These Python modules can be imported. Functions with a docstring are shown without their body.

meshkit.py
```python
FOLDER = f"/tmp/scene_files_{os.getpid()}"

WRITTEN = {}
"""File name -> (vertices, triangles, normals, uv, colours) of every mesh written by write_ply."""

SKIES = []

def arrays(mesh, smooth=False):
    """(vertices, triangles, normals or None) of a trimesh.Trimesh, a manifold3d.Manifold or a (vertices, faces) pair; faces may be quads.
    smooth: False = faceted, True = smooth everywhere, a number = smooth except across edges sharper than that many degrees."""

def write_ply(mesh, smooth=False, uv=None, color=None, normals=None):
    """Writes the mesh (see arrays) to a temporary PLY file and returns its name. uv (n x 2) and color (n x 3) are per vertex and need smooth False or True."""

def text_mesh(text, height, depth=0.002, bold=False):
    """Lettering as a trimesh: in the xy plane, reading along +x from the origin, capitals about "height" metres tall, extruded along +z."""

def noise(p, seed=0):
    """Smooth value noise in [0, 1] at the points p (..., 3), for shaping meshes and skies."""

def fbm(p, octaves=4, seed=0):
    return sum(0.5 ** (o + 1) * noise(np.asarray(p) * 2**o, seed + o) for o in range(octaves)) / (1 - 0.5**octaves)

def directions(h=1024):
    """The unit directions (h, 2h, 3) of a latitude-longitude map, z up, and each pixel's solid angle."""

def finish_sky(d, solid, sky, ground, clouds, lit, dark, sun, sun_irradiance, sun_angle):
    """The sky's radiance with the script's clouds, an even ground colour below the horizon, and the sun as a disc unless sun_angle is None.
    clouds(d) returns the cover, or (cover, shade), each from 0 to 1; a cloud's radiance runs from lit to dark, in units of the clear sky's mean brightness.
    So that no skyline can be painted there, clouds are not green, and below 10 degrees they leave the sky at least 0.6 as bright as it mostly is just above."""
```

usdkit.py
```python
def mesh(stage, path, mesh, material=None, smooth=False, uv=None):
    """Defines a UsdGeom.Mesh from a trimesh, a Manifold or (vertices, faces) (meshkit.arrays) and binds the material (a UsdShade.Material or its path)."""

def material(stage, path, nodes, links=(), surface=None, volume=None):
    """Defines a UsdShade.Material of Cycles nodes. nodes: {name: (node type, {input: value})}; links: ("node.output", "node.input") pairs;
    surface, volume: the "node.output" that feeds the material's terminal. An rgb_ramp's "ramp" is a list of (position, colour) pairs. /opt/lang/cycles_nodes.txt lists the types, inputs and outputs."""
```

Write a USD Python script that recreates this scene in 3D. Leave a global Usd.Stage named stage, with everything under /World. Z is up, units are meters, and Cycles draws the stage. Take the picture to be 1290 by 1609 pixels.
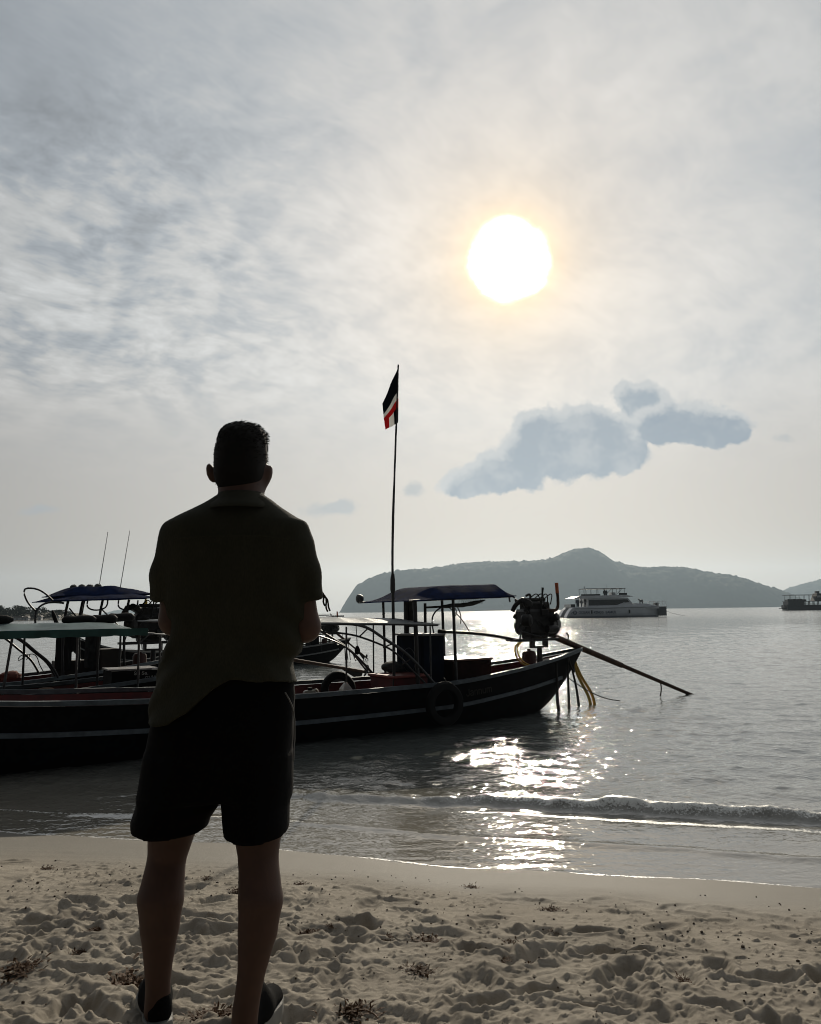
import math, random
import numpy as np, trimesh, manifold3d, usdkit
import meshkit
from meshkit import fbm, noise
from pxr import Usd, UsdGeom, UsdLux, UsdShade, Sdf, Gf, Vt

random.seed(11)
stage = Usd.Stage.CreateInMemory()
UsdGeom.SetStageUpAxis(stage, "Z")
UsdGeom.SetStageMetersPerUnit(stage, 1.0)
UsdGeom.Xform.Define(stage, "/World")
UsdGeom.Scope.Define(stage, "/World/Looks")

# ------------------------------------------------------------------ camera
EYE = 1.6
FPX, CX, CY = 1290.0, 645.0, 804.5
PITCH, ROLL = math.radians(6.90), math.radians(0.77)
_R0 = np.array([1, 0, 0.0]); _U0 = np.array([0, -math.sin(PITCH), math.cos(PITCH)]); FWD = np.array([0, math.cos(PITCH), math.sin(PITCH)])
RGT = math.cos(ROLL) * _R0 - math.sin(ROLL) * _U0
UPV = math.sin(ROLL) * _R0 + math.cos(ROLL) * _U0
cam = UsdGeom.Camera.Define(stage, "/World/camera")
m = Gf.Matrix4d(1.0)
for i, v in enumerate((RGT, UPV, -FWD)):
    m.SetRow(i, Gf.Vec4d(*map(float, v), 0))
m.SetRow(3, Gf.Vec4d(0, 0, EYE, 1))
cam.AddTransformOp().Set(m)
cam.CreateHorizontalApertureAttr(36.0)
cam.CreateVerticalApertureAttr(36.0 * 1609 / 1290)
cam.CreateFocalLengthAttr(36.0)
cam.CreateClippingRangeAttr(Gf.Vec2f(0.05, 60000))
cam.CreateExposureAttr(0.35)

def ray(px, py):
    return (px - CX) / FPX * RGT - (py - CY) / FPX * UPV + FWD
def at(px, py, Y):
    d = ray(px, py); return np.array([0, 0, EYE]) + d * (Y / d[1])
def atz(px, py, z=0.0):
    d = ray(px, py); return np.array([0, 0, EYE]) + d * ((z - EYE) / d[2])

# ------------------------------------------------------------------ sun and sky
SUN_EL, SUN_AZ = math.radians(23.64), math.radians(7.40)
SUN = np.array([math.cos(SUN_EL) * math.sin(SUN_AZ), math.cos(SUN_EL) * math.cos(SUN_AZ), math.sin(SUN_EL)])
sun = UsdLux.DistantLight.Define(stage, "/World/sun")
sun.CreateNormalizeAttr(True)
sun.CreateIntensityAttr(0.72)
sun.CreateAngleAttr(0.6)
sun.CreateColorAttr(Gf.Vec3f(1.0, 0.9, 0.74))
z = SUN; x = np.cross([0, 0, 1.0], z); x /= np.linalg.norm(x); y = np.cross(z, x)
m = Gf.Matrix4d(1.0)
for i, v in enumerate((x, y, z)):
    m.SetRow(i, Gf.Vec4d(*map(float, v), 0))
sun.AddTransformOp().Set(m)

SKY_STRENGTH = 0.1
class Graph:
    """a small writer of node graphs"""
    def __init__(s): s.n, s.l, s.k = {}, [], 0
    def add(s, kind, _name=None, **inp):
        s.k += 1
        name = _name or f"n{s.k}"
        vals = {}
        for k, v in inp.items():
            if isinstance(v, str) and v.startswith("@"): s.l.append((v[1:], f"{name}.{k}"))
            else: vals[k] = v
        s.n[name] = (kind, vals)
        return name
    def m(s, op, a, b=0.5, c=0.0, clamp=False):
        return "@" + s.add("math", math_type=op, value1=a, value2=b, value3=c, use_clamp=clamp) + ".value"
    def vm(s, op, a, b=(0, 0, 0), out="vector", **kw):
        return "@" + s.add("vector_math", math_type=op, vector1=a, vector2=b, **kw) + "." + out
    def smooth(s, v, lo, hi, t0=0.0, t1=1.0):
        return "@" + s.add("map_range", range_type="smoothstep", value=v, from_min=lo, from_max=hi, to_min=t0, to_max=t1, clamp=True) + ".result"
    def lin(s, v, lo, hi, t0=0.0, t1=1.0):
        return "@" + s.add("map_range", range_type="linear", value=v, from_min=lo, from_max=hi, to_min=t0, to_max=t1, clamp=True) + ".result"
    def noise(s, vec, scale, detail=3, rough=0.5, dist=0.0):
        return "@" + s.add("noise_texture", vector=vec, scale=scale, detail=detail, roughness=rough, distortion=dist) + ".fac"
    def mix(s, fac, a, b, kind="mix"):
        return "@" + s.add("mix", mix_type=kind, fac=fac, color1=a, color2=b) + ".color"
    def xyz(s, x=0.0, y=0.0, z=0.0):
        return "@" + s.add("combine_xyz", x=x, y=y, z=z) + ".vector"

def build_sky():
    g = Graph()
    tc = g.add("texture_coordinate")
    d = "@" + tc + ".generated"
    sep = g.add("separate_xyz", vector=d)
    X, Y, Z = (f"@{sep}.{c}" for c in "xyz")
    sky = "@" + g.add("sky_texture", sky_type="single_scattering", sun_disc=False, sun_elevation=SUN_EL, sun_rotation=SUN_AZ, altitude=10.0, air_density=1.0, aerosol_density=2.0, ozone_density=1.0) + ".color"
    c = g.vm("dot_product", d, tuple(SUN), out="value")
    ang = g.m("multiply", g.m("arccosine", g.m("minimum", c, 0.999999)), 57.29578)       # degrees from the sun
    zz = g.m("maximum", Z, 0.0)
    # overcast veil: thin high cloud, brightest toward the sun (forward scattering)
    fwd = g.m("power", g.m("multiply_add", c, 0.5, 0.5), 2.9)
    veil = g.m("multiply_add", fwd, VEIL1, VEIL0)
    wide = g.m("exponent", g.m("multiply", ang, -1 / 16.0))
    veil = g.m("multiply_add", wide, VEILW, veil)
    # altocumulus sheet seen in perspective
    inv = g.m("divide", 1.0, g.m("add", zz, 0.35))
    P = g.vm("scale", g.xyz(X, Y, 0.0), scale=inv)
    P = g.vm("add", P, (11.3, 4.1, 2.0))
    warp = "@" + g.add("noise_texture", vector=P, scale=3.0, detail=2, roughness=0.5) + ".color"
    Pw = g.vm("add", P, g.vm("scale", g.vm("subtract", warp, (0.5, 0.5, 0.5)), scale=0.14))
    rot = "@" + g.add("vector_rotate", rotate_type="z_axis", vector=Pw, angle=math.radians(-38)) + ".vector"
    st = g.vm("multiply", rot, (1.0, 1.0, 1.0))
    big = g.noise(Pw, 3.2, 3, 0.5)
    cells = g.smooth(g.noise(st, 14.0, 2, 0.5, 0.0), 0.30, 0.68)
    fine = g.noise(g.vm("multiply", st, (1.0, 1.7, 1.0)), 34.0, 3, 0.6, 0.2)
    gx = g.m("divide", X, g.m("maximum", Y, 0.02))
    gz = g.m("divide", Z, g.m("maximum", Y, 0.02))
    left = g.smooth(gx, 0.10, -0.45)                       # the dapples are strongest to the left of the sun
    band = g.m("multiply", g.smooth(gz, 0.20, 0.33), g.smooth(gz, 0.80, 0.52))
    amt = g.m("multiply_add", g.m("multiply", left, band), 1.15, 0.38)
    tex = g.m("add", g.m("multiply", g.m("subtract", cells, 0.5), 0.30), g.m("multiply", g.m("subtract", fine, 0.5), 0.42))
    tex = g.m("multiply", tex, amt)
    lowfade = g.smooth(zz, 0.10, 0.30)
    tex = g.m("multiply", tex, lowfade)
    bigd = g.m("multiply", g.m("subtract", big, 0.5), g.m("multiply", lowfade, 0.50))
    # blue-grey bands, upper left and far right
    def blob(ax, az, sx, sz, rotd=0.0):
        u = g.m("subtract", gx, ax); v = g.m("subtract", gz, az)
        if rotd:
            co, si = math.cos(math.radians(rotd)), math.sin(math.radians(rotd))
            u, v = (g.m("add", g.m("multiply", u, co), g.m("multiply", v, si)), g.m("subtract", g.m("multiply", v, co), g.m("multiply", u, si)))
        u = g.m("multiply", u, 1 / sx); v = g.m("multiply", v, 1 / sz)
        return g.m("exponent", g.m("multiply", g.m("add", g.m("multiply", u, u), g.m("multiply", v, v)), -1.0))
    def gnom(px, py):
        r = ray(px, py); return r[0] / r[1], r[2] / r[1]
    dark = g.m("add", g.m("multiply", blob(*gnom(130, 190), 0.28, 0.05, -12), 0.16), g.m("multiply", blob(*gnom(1290, 240), 0.16, 0.05, 12), 0.12))
    dark = g.m("add", dark, g.m("multiply", blob(*gnom(20, 60), 0.30, 0.20), 0.17))
    front = g.smooth(Y, 0.05, 0.3)
    dark = g.m("multiply", g.m("multiply", dark, front), g.m("multiply_add", cells, 1.2, 0.4))
    mod = g.m("add", 1.0, g.m("subtract", g.m("add", tex, bigd), dark))
    lum = g.m("multiply", g.m("multiply", veil, g.lin(zz, 0.0, 0.24, 0.72, 1.0)), mod)
    # colour: cool grey where thin or dark, warm near the sun and at the horizon
    warm = g.m("maximum", g.m("exponent", g.m("multiply", ang, -1 / 8.0)), g.m("multiply", g.smooth(zz, 0.36, 0.02), 0.75), 0)
    cool = g.mix(g.smooth(mod, 1.10, 0.78), (0.985, 1.0, 0.995), (0.905, 0.985, 1.065))
    tint = g.mix(warm, cool, (1.125, 0.97, 0.835))
    tint = g.mix(g.m("exponent", g.m("multiply", g.m("maximum", g.m("subtract", ang, 2.4), 0.0), -1 / 2.6)), tint, (1.12, 0.94, 0.70))
    cloud = g.vm("scale", tint, scale=lum)
    base = g.mix(0.96, sky, g.vm("scale", cloud, scale=1 / SKY_STRENGTH))
    # aureole and the veiled sun itself
    wob = g.m("multiply_add", g.m("subtract", g.noise(st, 16.0, 4, 0.6, 0.5), 0.5), 1.0, ang)
    halo = g.m("multiply", g.m("exponent", g.m("multiply", g.m("maximum", g.m("subtract", wob, 2.6), 0.0), -1 / 0.9)), 0.26)
    base = g.vm("add", base, g.vm("scale", (1.0, 0.50, 0.08), scale=g.m("multiply", halo, 1 / SKY_STRENGTH)))
    disc = g.m("power", g.smooth(wob, 3.05, 1.2), 1.6)
    base = g.vm("add", base, g.vm("scale", (1.0, 0.95, 0.80), scale=g.m("multiply", disc, 15.0 / SKY_STRENGTH)))
    # cumulus: metaball fields in direction space, ragged by noise
    cv = g.xyz(gx, gz, 0.0)
    wv = "@" + g.add("noise_texture", vector=cv, scale=20.0, detail=5, roughness=0.62) + ".color"
    cvw = g.vm("add", cv, g.vm("scale", g.vm("subtract", wv, (0.5, 0.5, 0.5)), scale=0.026))
    s2 = g.add("separate_xyz", vector=cvw)
    cxw, czw = f"@{s2}.x", f"@{s2}.y"
    def ball(px, py, rx, ry, w=1.0, soft=False):
        a, b = gnom(px, py)
        u = g.m("multiply", g.m("subtract", gx if soft else cxw, a), FPX / rx)
        v = g.m("multiply", g.m("subtract", gz if soft else czw, b), FPX / ry)
        return g.m("multiply", g.m("exponent", g.m("multiply", g.m("add", g.m("multiply", u, u), g.m("multiply", v, v)), -1.0)), w)
    def total(balls):
        t = ball(*balls[0])
        for b in balls[1:]: t = g.m("add", t, ball(*b))
        return t
    puff = g.noise(g.vm("add", cvw, PUFF), 44.0, 5, 0.55)
    puff2 = g.noise(g.vm("add", cvw, (PUFF[0] - 7 / FPX, PUFF[1] + 10 / FPX, PUFF[2])), 44.0, 5, 0.55)
    tone = g.noise(cvw, 17.0, 3, 0.6)
    for balls, core in CUMULUS:
        f1 = g.m("add", total(balls), g.m("multiply", g.m("subtract", puff, 0.5), 0.95))
        # the same field a little towards the sun: where it thins out, the edge is lit
        f1o = g.m("add", total([(q[0] + 7, q[1] + 10) + tuple(q[2:]) for q in balls]), g.m("multiply", g.m("subtract", puff2, 0.5), 0.95))
        cov = g.m("multiply", g.smooth(f1, 0.34, 0.62), front)
        rim = g.m("multiply", g.smooth(f1o, 0.90, 0.36), 0.85)
        inner = g.m("multiply", g.smooth(tone, 0.40, 0.68), 0.42)
        ccol = g.mix(g.m("maximum", rim, inner), core, (0.70, 0.70, 0.69))
        base = g.mix(g.m("multiply", cov, 0.95), base, g.vm("scale", ccol, scale=CUM_L / SKY_STRENGTH))
    f2 = total(WISPS)
    f2 = g.m("add", f2, g.m("multiply", g.m("subtract", puff, 0.5), 0.9))
    cov2 = g.m("multiply", g.m("multiply", g.smooth(f2, 0.42, 0.95), 0.62), front)
    base = g.mix(cov2, base, g.vm("scale", (0.42, 0.46, 0.50), scale=CUM_L / SKY_STRENGTH))
    bg = g.add("background_shader", color=base, strength=SKY_STRENGTH)
    return usdkit.material(stage, "/World/Looks/sky_look", g.n, g.l, surface=bg + ".background")

VEIL0, VEIL1, VEILW, CUM_L = 0.028, 0.362, 0.125, 0.63
PUFF = (0.0, 0.0, 0.37)
CUMULUS = [([(1002, 622, 38, 30, 1.05), (1020, 648, 44, 26, 0.8), (1138, 634, 20, 9, 0.6)], (0.35, 0.41, 0.475)),
           ([(940, 698, 60, 48, 1.0), (885, 692, 56, 50, 0.95), (832, 676, 34, 34, 0.8), (815, 726, 66, 38, 0.95), (765, 748, 52, 26, 0.95), (718, 764, 42, 16, 0.85), (970, 722, 44, 22, 0.8), (985, 686, 38, 30, 0.7), (925, 662, 34, 26, 0.5)], (0.345, 0.40, 0.465)),
           ([(1070, 662, 72, 38, 1.05), (1145, 670, 42, 28, 1.0), (1030, 668, 40, 26, 0.7), (1100, 684, 70, 15, 0.6)], (0.315, 0.375, 0.445))]
WISPS = [(650, 767, 30, 16, 0.9), (505, 800, 62, 17, 0.85), (545, 792, 26, 14, 0.6), (60, 802, 52, 13, 0.95), (1235, 690, 36, 13, 0.75), (175, 650, 40, 8, .2)]
dome = UsdLux.DomeLight.Define(stage, "/World/sky")
dome.CreateIntensityAttr(1.0)
UsdShade.MaterialBindingAPI.Apply(dome.GetPrim()).Bind(build_sky())
dome.GetPrim().SetCustomDataByKey("kind", "structure")
dome.GetPrim().SetCustomDataByKey("label", "pale overcast sky with a veiled sun and a grey cumulus bank")
dome.GetPrim().SetCustomDataByKey("category", "sky")

# ------------------------------------------------------------------ helpers
LOOKS = {}
def look(name, rgb, rough=0.6, spec=0.5, metal=0.0, vary=0.18, scale=9.0, bump=0.0, bscale=60.0, coat=0.0, sheen=0.0, rgb2=None):
    """a plain material whose colour wanders a little, with fine relief"""
    if name in LOOKS: return LOOKS[name]
    g = Graph()
    tc = g.add("texture_coordinate")
    n = g.noise(f"@{tc}.object", scale, 5, 0.6)
    a = tuple(c * (1 - vary) for c in rgb); b = rgb2 or tuple(min(1, c * (1 + vary)) for c in rgb)
    col = g.mix(g.smooth(n, 0.3, 0.7), a, b)
    kw = dict(base_color=col, roughness=g.lin(n, 0.3, 0.7, max(rough - 0.08, 0.02), min(rough + 0.08, 1)), metallic=metal, specular_ior_level=spec, coat_weight=coat, sheen_weight=sheen)
    if bump:
        bn = g.noise(f"@{tc}.object", bscale, 4, 0.65)
        kw["normal"] = "@" + g.add("bump", height=bn, strength=bump, distance=0.01) + ".normal"
    p = g.add("principled_bsdf", **kw)
    LOOKS[name] = usdkit.material(stage, f"/World/Looks/{name}", g.n, g.l, surface=p + ".BSDF")
    return LOOKS[name]

_used = {}
def _path(parent, name):
    base = f"{parent}/{name}"
    k = _used.get(base, -1) + 1
    _used[base] = k
    return base if k == 0 else f"{base}_{k:03d}"
def tag(prim, label=None, cat=None, group=None, kind=None):
    p = prim.GetPrim() if hasattr(prim, "GetPrim") else prim
    for k, v in (("label", label), ("category", cat), ("group", group), ("kind", kind)):
        if v: p.SetCustomDataByKey(k, v)
    return p
def obj(name, mesh, mat, parent=None, smooth=35, label=None):
    par = "/World" if parent is None else str(parent.GetPath())
    pr = usdkit.mesh(stage, _path(par, name), mesh, mat, smooth=smooth).GetPrim()
    if label: tag(pr, label)
    return pr
def thing(name, label, cat, loc=(0, 0, 0), rz=0.0, group=None, kind=None):
    x = UsdGeom.Xform.Define(stage, _path("/World", name))
    x.AddTranslateOp().Set(Gf.Vec3d(*map(float, loc)))
    if rz: x.AddRotateZOp().Set(float(rz))
    return tag(x, label, cat, group, kind)
def primvar(prim, name, vals):
    UsdGeom.PrimvarsAPI(prim).CreatePrimvar(name, Sdf.ValueTypeNames.FloatArray, "vertex").Set(Vt.FloatArray.FromNumpy(np.asarray(vals, np.float32)))

def cat_(parts):
    vs, fs, n = [], [], 0
    for p in parts:
        v, f, _ = meshkit.arrays(p, False)
        vs.append(v); fs.append(f + n); n += len(v)
    return trimesh.Trimesh(np.vstack(vs), np.vstack(fs), process=False)
def box(x0, x1, y0, y1, z0, z1, r=0.0):
    if r <= 0:
        b = trimesh.creation.box((x1 - x0, y1 - y0, z1 - z0)); b.apply_translation(((x0 + x1) / 2, (y0 + y1) / 2, (z0 + z1) / 2)); return b
    pts = []
    for a in ((x0, 1), (x1, -1)):
        for b in ((y0, 1), (y1, -1)):
            for c in ((z0, 1), (z1, -1)):
                for k in range(3):
                    q = [a[0], b[0], c[0]]; s = (a[1], b[1], c[1])
                    for j in range(3):
                        if j != k: q[j] += s[j] * r
                    pts.append(q)
    return trimesh.Trimesh(*meshkit.arrays(manifold3d.Manifold.hull_points(np.array(pts)), False)[:2], process=False)
def tube(pts, r, sides=8, caps=True):
    p = np.asarray(pts, float); n = len(p)
    r = np.broadcast_to(np.asarray(r, float), (n,))
    t = np.gradient(p, axis=0); t /= np.linalg.norm(t, axis=1, keepdims=True) + 1e-12
    up = np.array([0, 0, 1.0]) if abs(t[:, 2]).mean() < 0.85 else np.array([1.0, 0, 0])
    a = np.cross(t, up); a /= np.linalg.norm(a, axis=1, keepdims=True) + 1e-12
    b = np.cross(t, a)
    ang = np.arange(sides) * 2 * np.pi / sides
    v = p[:, None] + r[:, None, None] * (np.cos(ang)[None, :, None] * a[:, None] + np.sin(ang)[None, :, None] * b[:, None])
    i, j = np.meshgrid(np.arange(n - 1), np.arange(sides), indexing="ij")
    q = np.stack([i * sides + j, i * sides + (j + 1) % sides, (i + 1) * sides + (j + 1) % sides, (i + 1) * sides + j], -1).reshape(-1, 4)
    f = np.vstack([q[:, [0, 2, 1]], q[:, [0, 3, 2]]])
    v = v.reshape(-1, 3)
    if caps:
        v = np.vstack([v, p[0], p[-1]]); c0, c1 = n * sides, n * sides + 1
        k = np.arange(sides)
        f = np.vstack([f, np.stack([np.full(sides, c0), k, (k + 1) % sides], 1), np.stack([np.full(sides, c1), (n - 1) * sides + (k + 1) % sides, (n - 1) * sides + k], 1)])
    return trimesh.Trimesh(v, f, process=False)
def curve(ctrl, n=24):
    """a smooth path through the control points"""
    from scipy.interpolate import PchipInterpolator, CubicSpline
    c = np.asarray(ctrl, float); t = np.r_[0, np.cumsum(np.linalg.norm(np.diff(c, axis=0), axis=1))]
    return CubicSpline(t, c, bc_type="natural")(np.linspace(0, t[-1], n)) if len(c) > 2 else c[0] + (c[1] - c[0]) * np.linspace(0, 1, n)[:, None]
def grid(V):
    """V (n, m, 3) as a sheet"""
    n, m_ = V.shape[:2]
    i, j = np.meshgrid(np.arange(n - 1), np.arange(m_ - 1), indexing="ij")
    a = i * m_ + j
    q = np.stack([a, a + 1, a + m_ + 1, a + m_], -1).reshape(-1, 4)
    return V.reshape(-1, 3), np.vstack([q[:, [0, 1, 2]], q[:, [0, 2, 3]]])
def loft(rings, closed=True, cap=True):
    """rings (n, k, 3) as a skin"""
    R = np.asarray(rings, float); n, k = R.shape[:2]
    kk = k if closed else k - 1
    i, j = np.meshgrid(np.arange(n - 1), np.arange(kk), indexing="ij")
    q = np.stack([i * k + j, i * k + (j + 1) % k, (i + 1) * k + (j + 1) % k, (i + 1) * k + j], -1).reshape(-1, 4)
    f = np.vstack([q[:, [0, 1, 2]], q[:, [0, 2, 3]]]); v = R.reshape(-1, 3)
    if cap and closed:
        v = np.vstack([v, R[0].mean(0), R[-1].mean(0)]); c0, c1 = n * k, n * k + 1; a = np.arange(k)
        f = np.vstack([f, np.stack([np.full(k, c0), (a + 1) % k, a], 1), np.stack([np.full(k, c1), (n - 1) * k + a, (n - 1) * k + (a + 1) % k], 1)])
    return trimesh.Trimesh(v, f, process=False)
def revolve(profile, sides=20):
    pr = np.asarray(profile, float); a = np.arange(sides) * 2 * np.pi / sides
    return loft(np.stack([np.stack([r * np.cos(a), r * np.sin(a), np.full(sides, h)], 1) for r, h in pr]))
def torus(R, r, n=28, m_=10, arc=2 * np.pi):
    a = np.linspace(0, arc, n, endpoint=arc < 6.28); b = np.arange(m_) * 2 * np.pi / m_
    rings = np.stack([np.stack([(R + r * np.cos(b)) * np.cos(t), (R + r * np.cos(b)) * np.sin(t), r * np.sin(b)], 1) for t in a])
    if arc >= 6.28: rings = np.concatenate([rings, rings[:1]])
    return loft(rings, cap=arc < 6.28)
def moved(mesh, loc=(0, 0, 0), rot=None, s=1.0):
    mm = mesh.copy(); mm.apply_scale(s)
    if rot is not None: mm.apply_transform(trimesh.transformations.euler_matrix(*[math.radians(q) for q in rot]))
    mm.apply_translation(loc); return mm
def sstep(x, a, b):
    t = np.clip((np.asarray(x, float) - a) / (b - a), 0, 1); return t * t * (3 - 2 * t)

# ------------------------------------------------------------------ beach and sea
SHORE_N = np.array([0.25, 0.968])
def shore_d(X, Y):
    """metres seaward of the water's edge"""
    return SHORE_N[0] * X + SHORE_N[1] * Y - 5.38 + 0.07 * np.sin(X * 0.9 + 0.6) + 0.035 * np.sin(X * 2.3 + 1.1) + 0.012 * np.sin(X * 6.1)
_rng = np.random.default_rng(5)
_prints = []
def _mk_prints():
    r = np.random.default_rng(21)
    for k in range(260):
        X, Y = r.uniform(-2.6, 3.4), r.uniform(2.0, 4.6)
        d = float(shore_d(X, Y))
        if d > -0.75: continue
        deep = float(sstep(d, -0.8, -2.0))
        _prints.append((X, Y, r.uniform(0, np.pi), r.uniform(0.09, 0.16), r.uniform(0.045, 0.07), (0.008 + 0.019 * deep) * r.uniform(0.5, 1.2)))
_mk_prints()
def sand_z(X, Y, detail=True):
    X, Y = np.asarray(X, float), np.asarray(Y, float)
    d = shore_d(X, Y)
    b = -d
    z = np.where(d > 0, np.maximum(-0.115 * d, -2.6), np.where(b < 3.2, 0.135 * b, 0.432 + 0.55 * (1 - np.exp(-(b - 3.2) * 0.135 / 0.55))))
    if not detail: return z
    P = np.stack([X, Y, np.zeros_like(X)], -1)
    near = (np.abs(X) < 30) & (Y < 12) & (Y > -6)
    ch = sstep(b, 0.85, 2.35) * near
    rough = np.where(near, 1.0, 0.0)
    out = np.zeros_like(z)
    idx = np.nonzero(near.ravel())[0]
    if len(idx):
        p = P.reshape(-1, 3)[idx]; c = ch.ravel()[idx]; bb = b.ravel()[idx]
        wave = (fbm(p * [1.6, 2.2, 1], 3, 3) - 0.5) * 0.035 * (0.25 + c)
        pw = p + (fbm(p * 5.0, 2, 40)[:, None] - 0.5) * [0.25, 0.25, 0]
        lump = (fbm(pw * [3.6, 5.2, 1], 4, 7) - 0.5) * 0.040 * c * (0.45 + 1.1 * noise(p * [0.9, 1.3, 1], 51))
        clod = np.maximum(fbm(p * [13, 16, 1], 3, 9) - 0.47, 0) * 0.042 * c ** 1.2
        crumb = np.maximum(fbm(p * [38, 40, 1], 3, 13) - 0.45, 0) * 0.030 * c
        spk = np.maximum(noise(p * [48, 48, 1], 33) - 0.78, 0) * 0.06 * sstep(bb, 0.55, 1.1)
        fine = (fbm(p * [90, 90, 1], 2, 17) - 0.5) * 0.0016 * sstep(bb, 0.1, 0.7)
        rip = (fbm(p * [2.2, 11.0, 1], 3, 19) - 0.5) * 0.012 * sstep(bb, 0.35, 1.0) * (1 - 0.6 * c)
        c2 = 0.72 + 0.30 * sstep(bb, 1.9, 3.1)
        h = wave + (lump + clod) * c2 + crumb * c2 + spk + fine + rip
        for X0, Y0, th, a, w, dep in _prints:
            sel = (np.abs(p[:, 0] - X0) < 0.34) & (np.abs(p[:, 1] - Y0) < 0.34)
            if not sel.any(): continue
            q = p[sel]; dx, dy = q[:, 0] - X0, q[:, 1] - Y0
            u = (dx * math.cos(th) + dy * math.sin(th)) / a; v = (-dx * math.sin(th) + dy * math.cos(th)) / w
            rr = np.sqrt(u * u + v * v) + (fbm(q * 14, 2, 5) - 0.5) * 0.5
            h[sel] += -dep * sstep(rr, 1.15, 0.55) + dep * 0.4 * np.exp(-((rr - 1.3) / 0.26) ** 2)
        out.ravel()[idx] = h
    return z + out

def axis(core0, core1, step, out0, out1, grow=1.18):
    a = list(np.arange(core0, core1, step))
    s, x = step, a[-1]
    while x < out1: s *= grow; x += s; a.append(x)
    s, x = step, core0; b = []
    while x > out0: s *= grow; x -= s; b.append(x)
    return np.array(b[::-1] + a)
xs = axis(-2.1, 2.9, 0.0088, -420, 420, 1.16)
ys = np.concatenate([axis(2.05, 3.9, 0.0075, -420, 3.9, 1.16)[:-1], np.arange(3.9, 5.2, 0.0105), axis(5.2, 6.6, 0.02, 5.3, 70, 1.14)])
ys = np.unique(np.round(ys, 5))
XX, YY = np.meshgrid(xs, ys)
ZZ = sand_z(XX, YY)
def sand_look():
    g = Graph()
    geo = g.add("geometry"); P = f"@{geo}.position"
    sp = g.add("separate_xyz", vector=P)
    d = g.m("add", g.m("multiply", f"@{sp}.x", 0.25), g.m("multiply_add", f"@{sp}.y", 0.968, -5.38))
    edge = g.m("multiply_add", g.m("subtract", g.noise(P, 1.6, 3), 0.5), 0.5, d)
    wet = g.smooth(edge, -1.25, -0.45)
    n1 = g.noise(P, 3.0, 4); n2 = g.noise(P, 420.0, 3, 0.7); n3 = g.noise(P, 38.0, 4, 0.6)
    dry = g.mix(g.smooth(n1, 0.3, 0.7), SAND_A, SAND_B)
    dry = g.mix(g.smooth(n2, 0.42, 0.72), dry, g.vm("multiply", dry, (0.68, 0.66, 0.62)))
    dry = g.mix(g.m("multiply", g.smooth(n3, 0.58, 0.70), 0.35), dry, (0.10, 0.083, 0.062))
    wetc = g.mix(g.smooth(n2, 0.4, 0.7), SAND_W, tuple(c * 0.8 for c in SAND_W))
    col = g.mix(wet, dry, wetc)
    rough = g.mix(wet, (0.95,) * 3, (0.72,) * 3)
    h = g.m("add", g.m("multiply", n2, 0.6), n3)
    bmp = "@" + g.add("bump", height=h, strength=g.lin(wet, 0, 1, 0.55, 0.16), distance=0.006) + ".normal"
    p = g.add("principled_bsdf", base_color=col, roughness=rough, normal=bmp, specular_ior_level=g.lin(wet, 0, 1, 0.10, 0.12))
    return usdkit.material(stage, "/World/Looks/beach_sand", g.n, g.l, surface=p + ".BSDF")
SAND_A, SAND_B, SAND_W = (0.245, 0.219, 0.182), (0.315, 0.284, 0.238), (0.175, 0.163, 0.140)
beach = obj("beach_sand", grid(np.stack([XX, YY, ZZ], -1)), sand_look(), smooth=True)
tag(beach, "pale sand beach churned by footprints, smooth and wet at the water", "beach", kind="structure")

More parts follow.
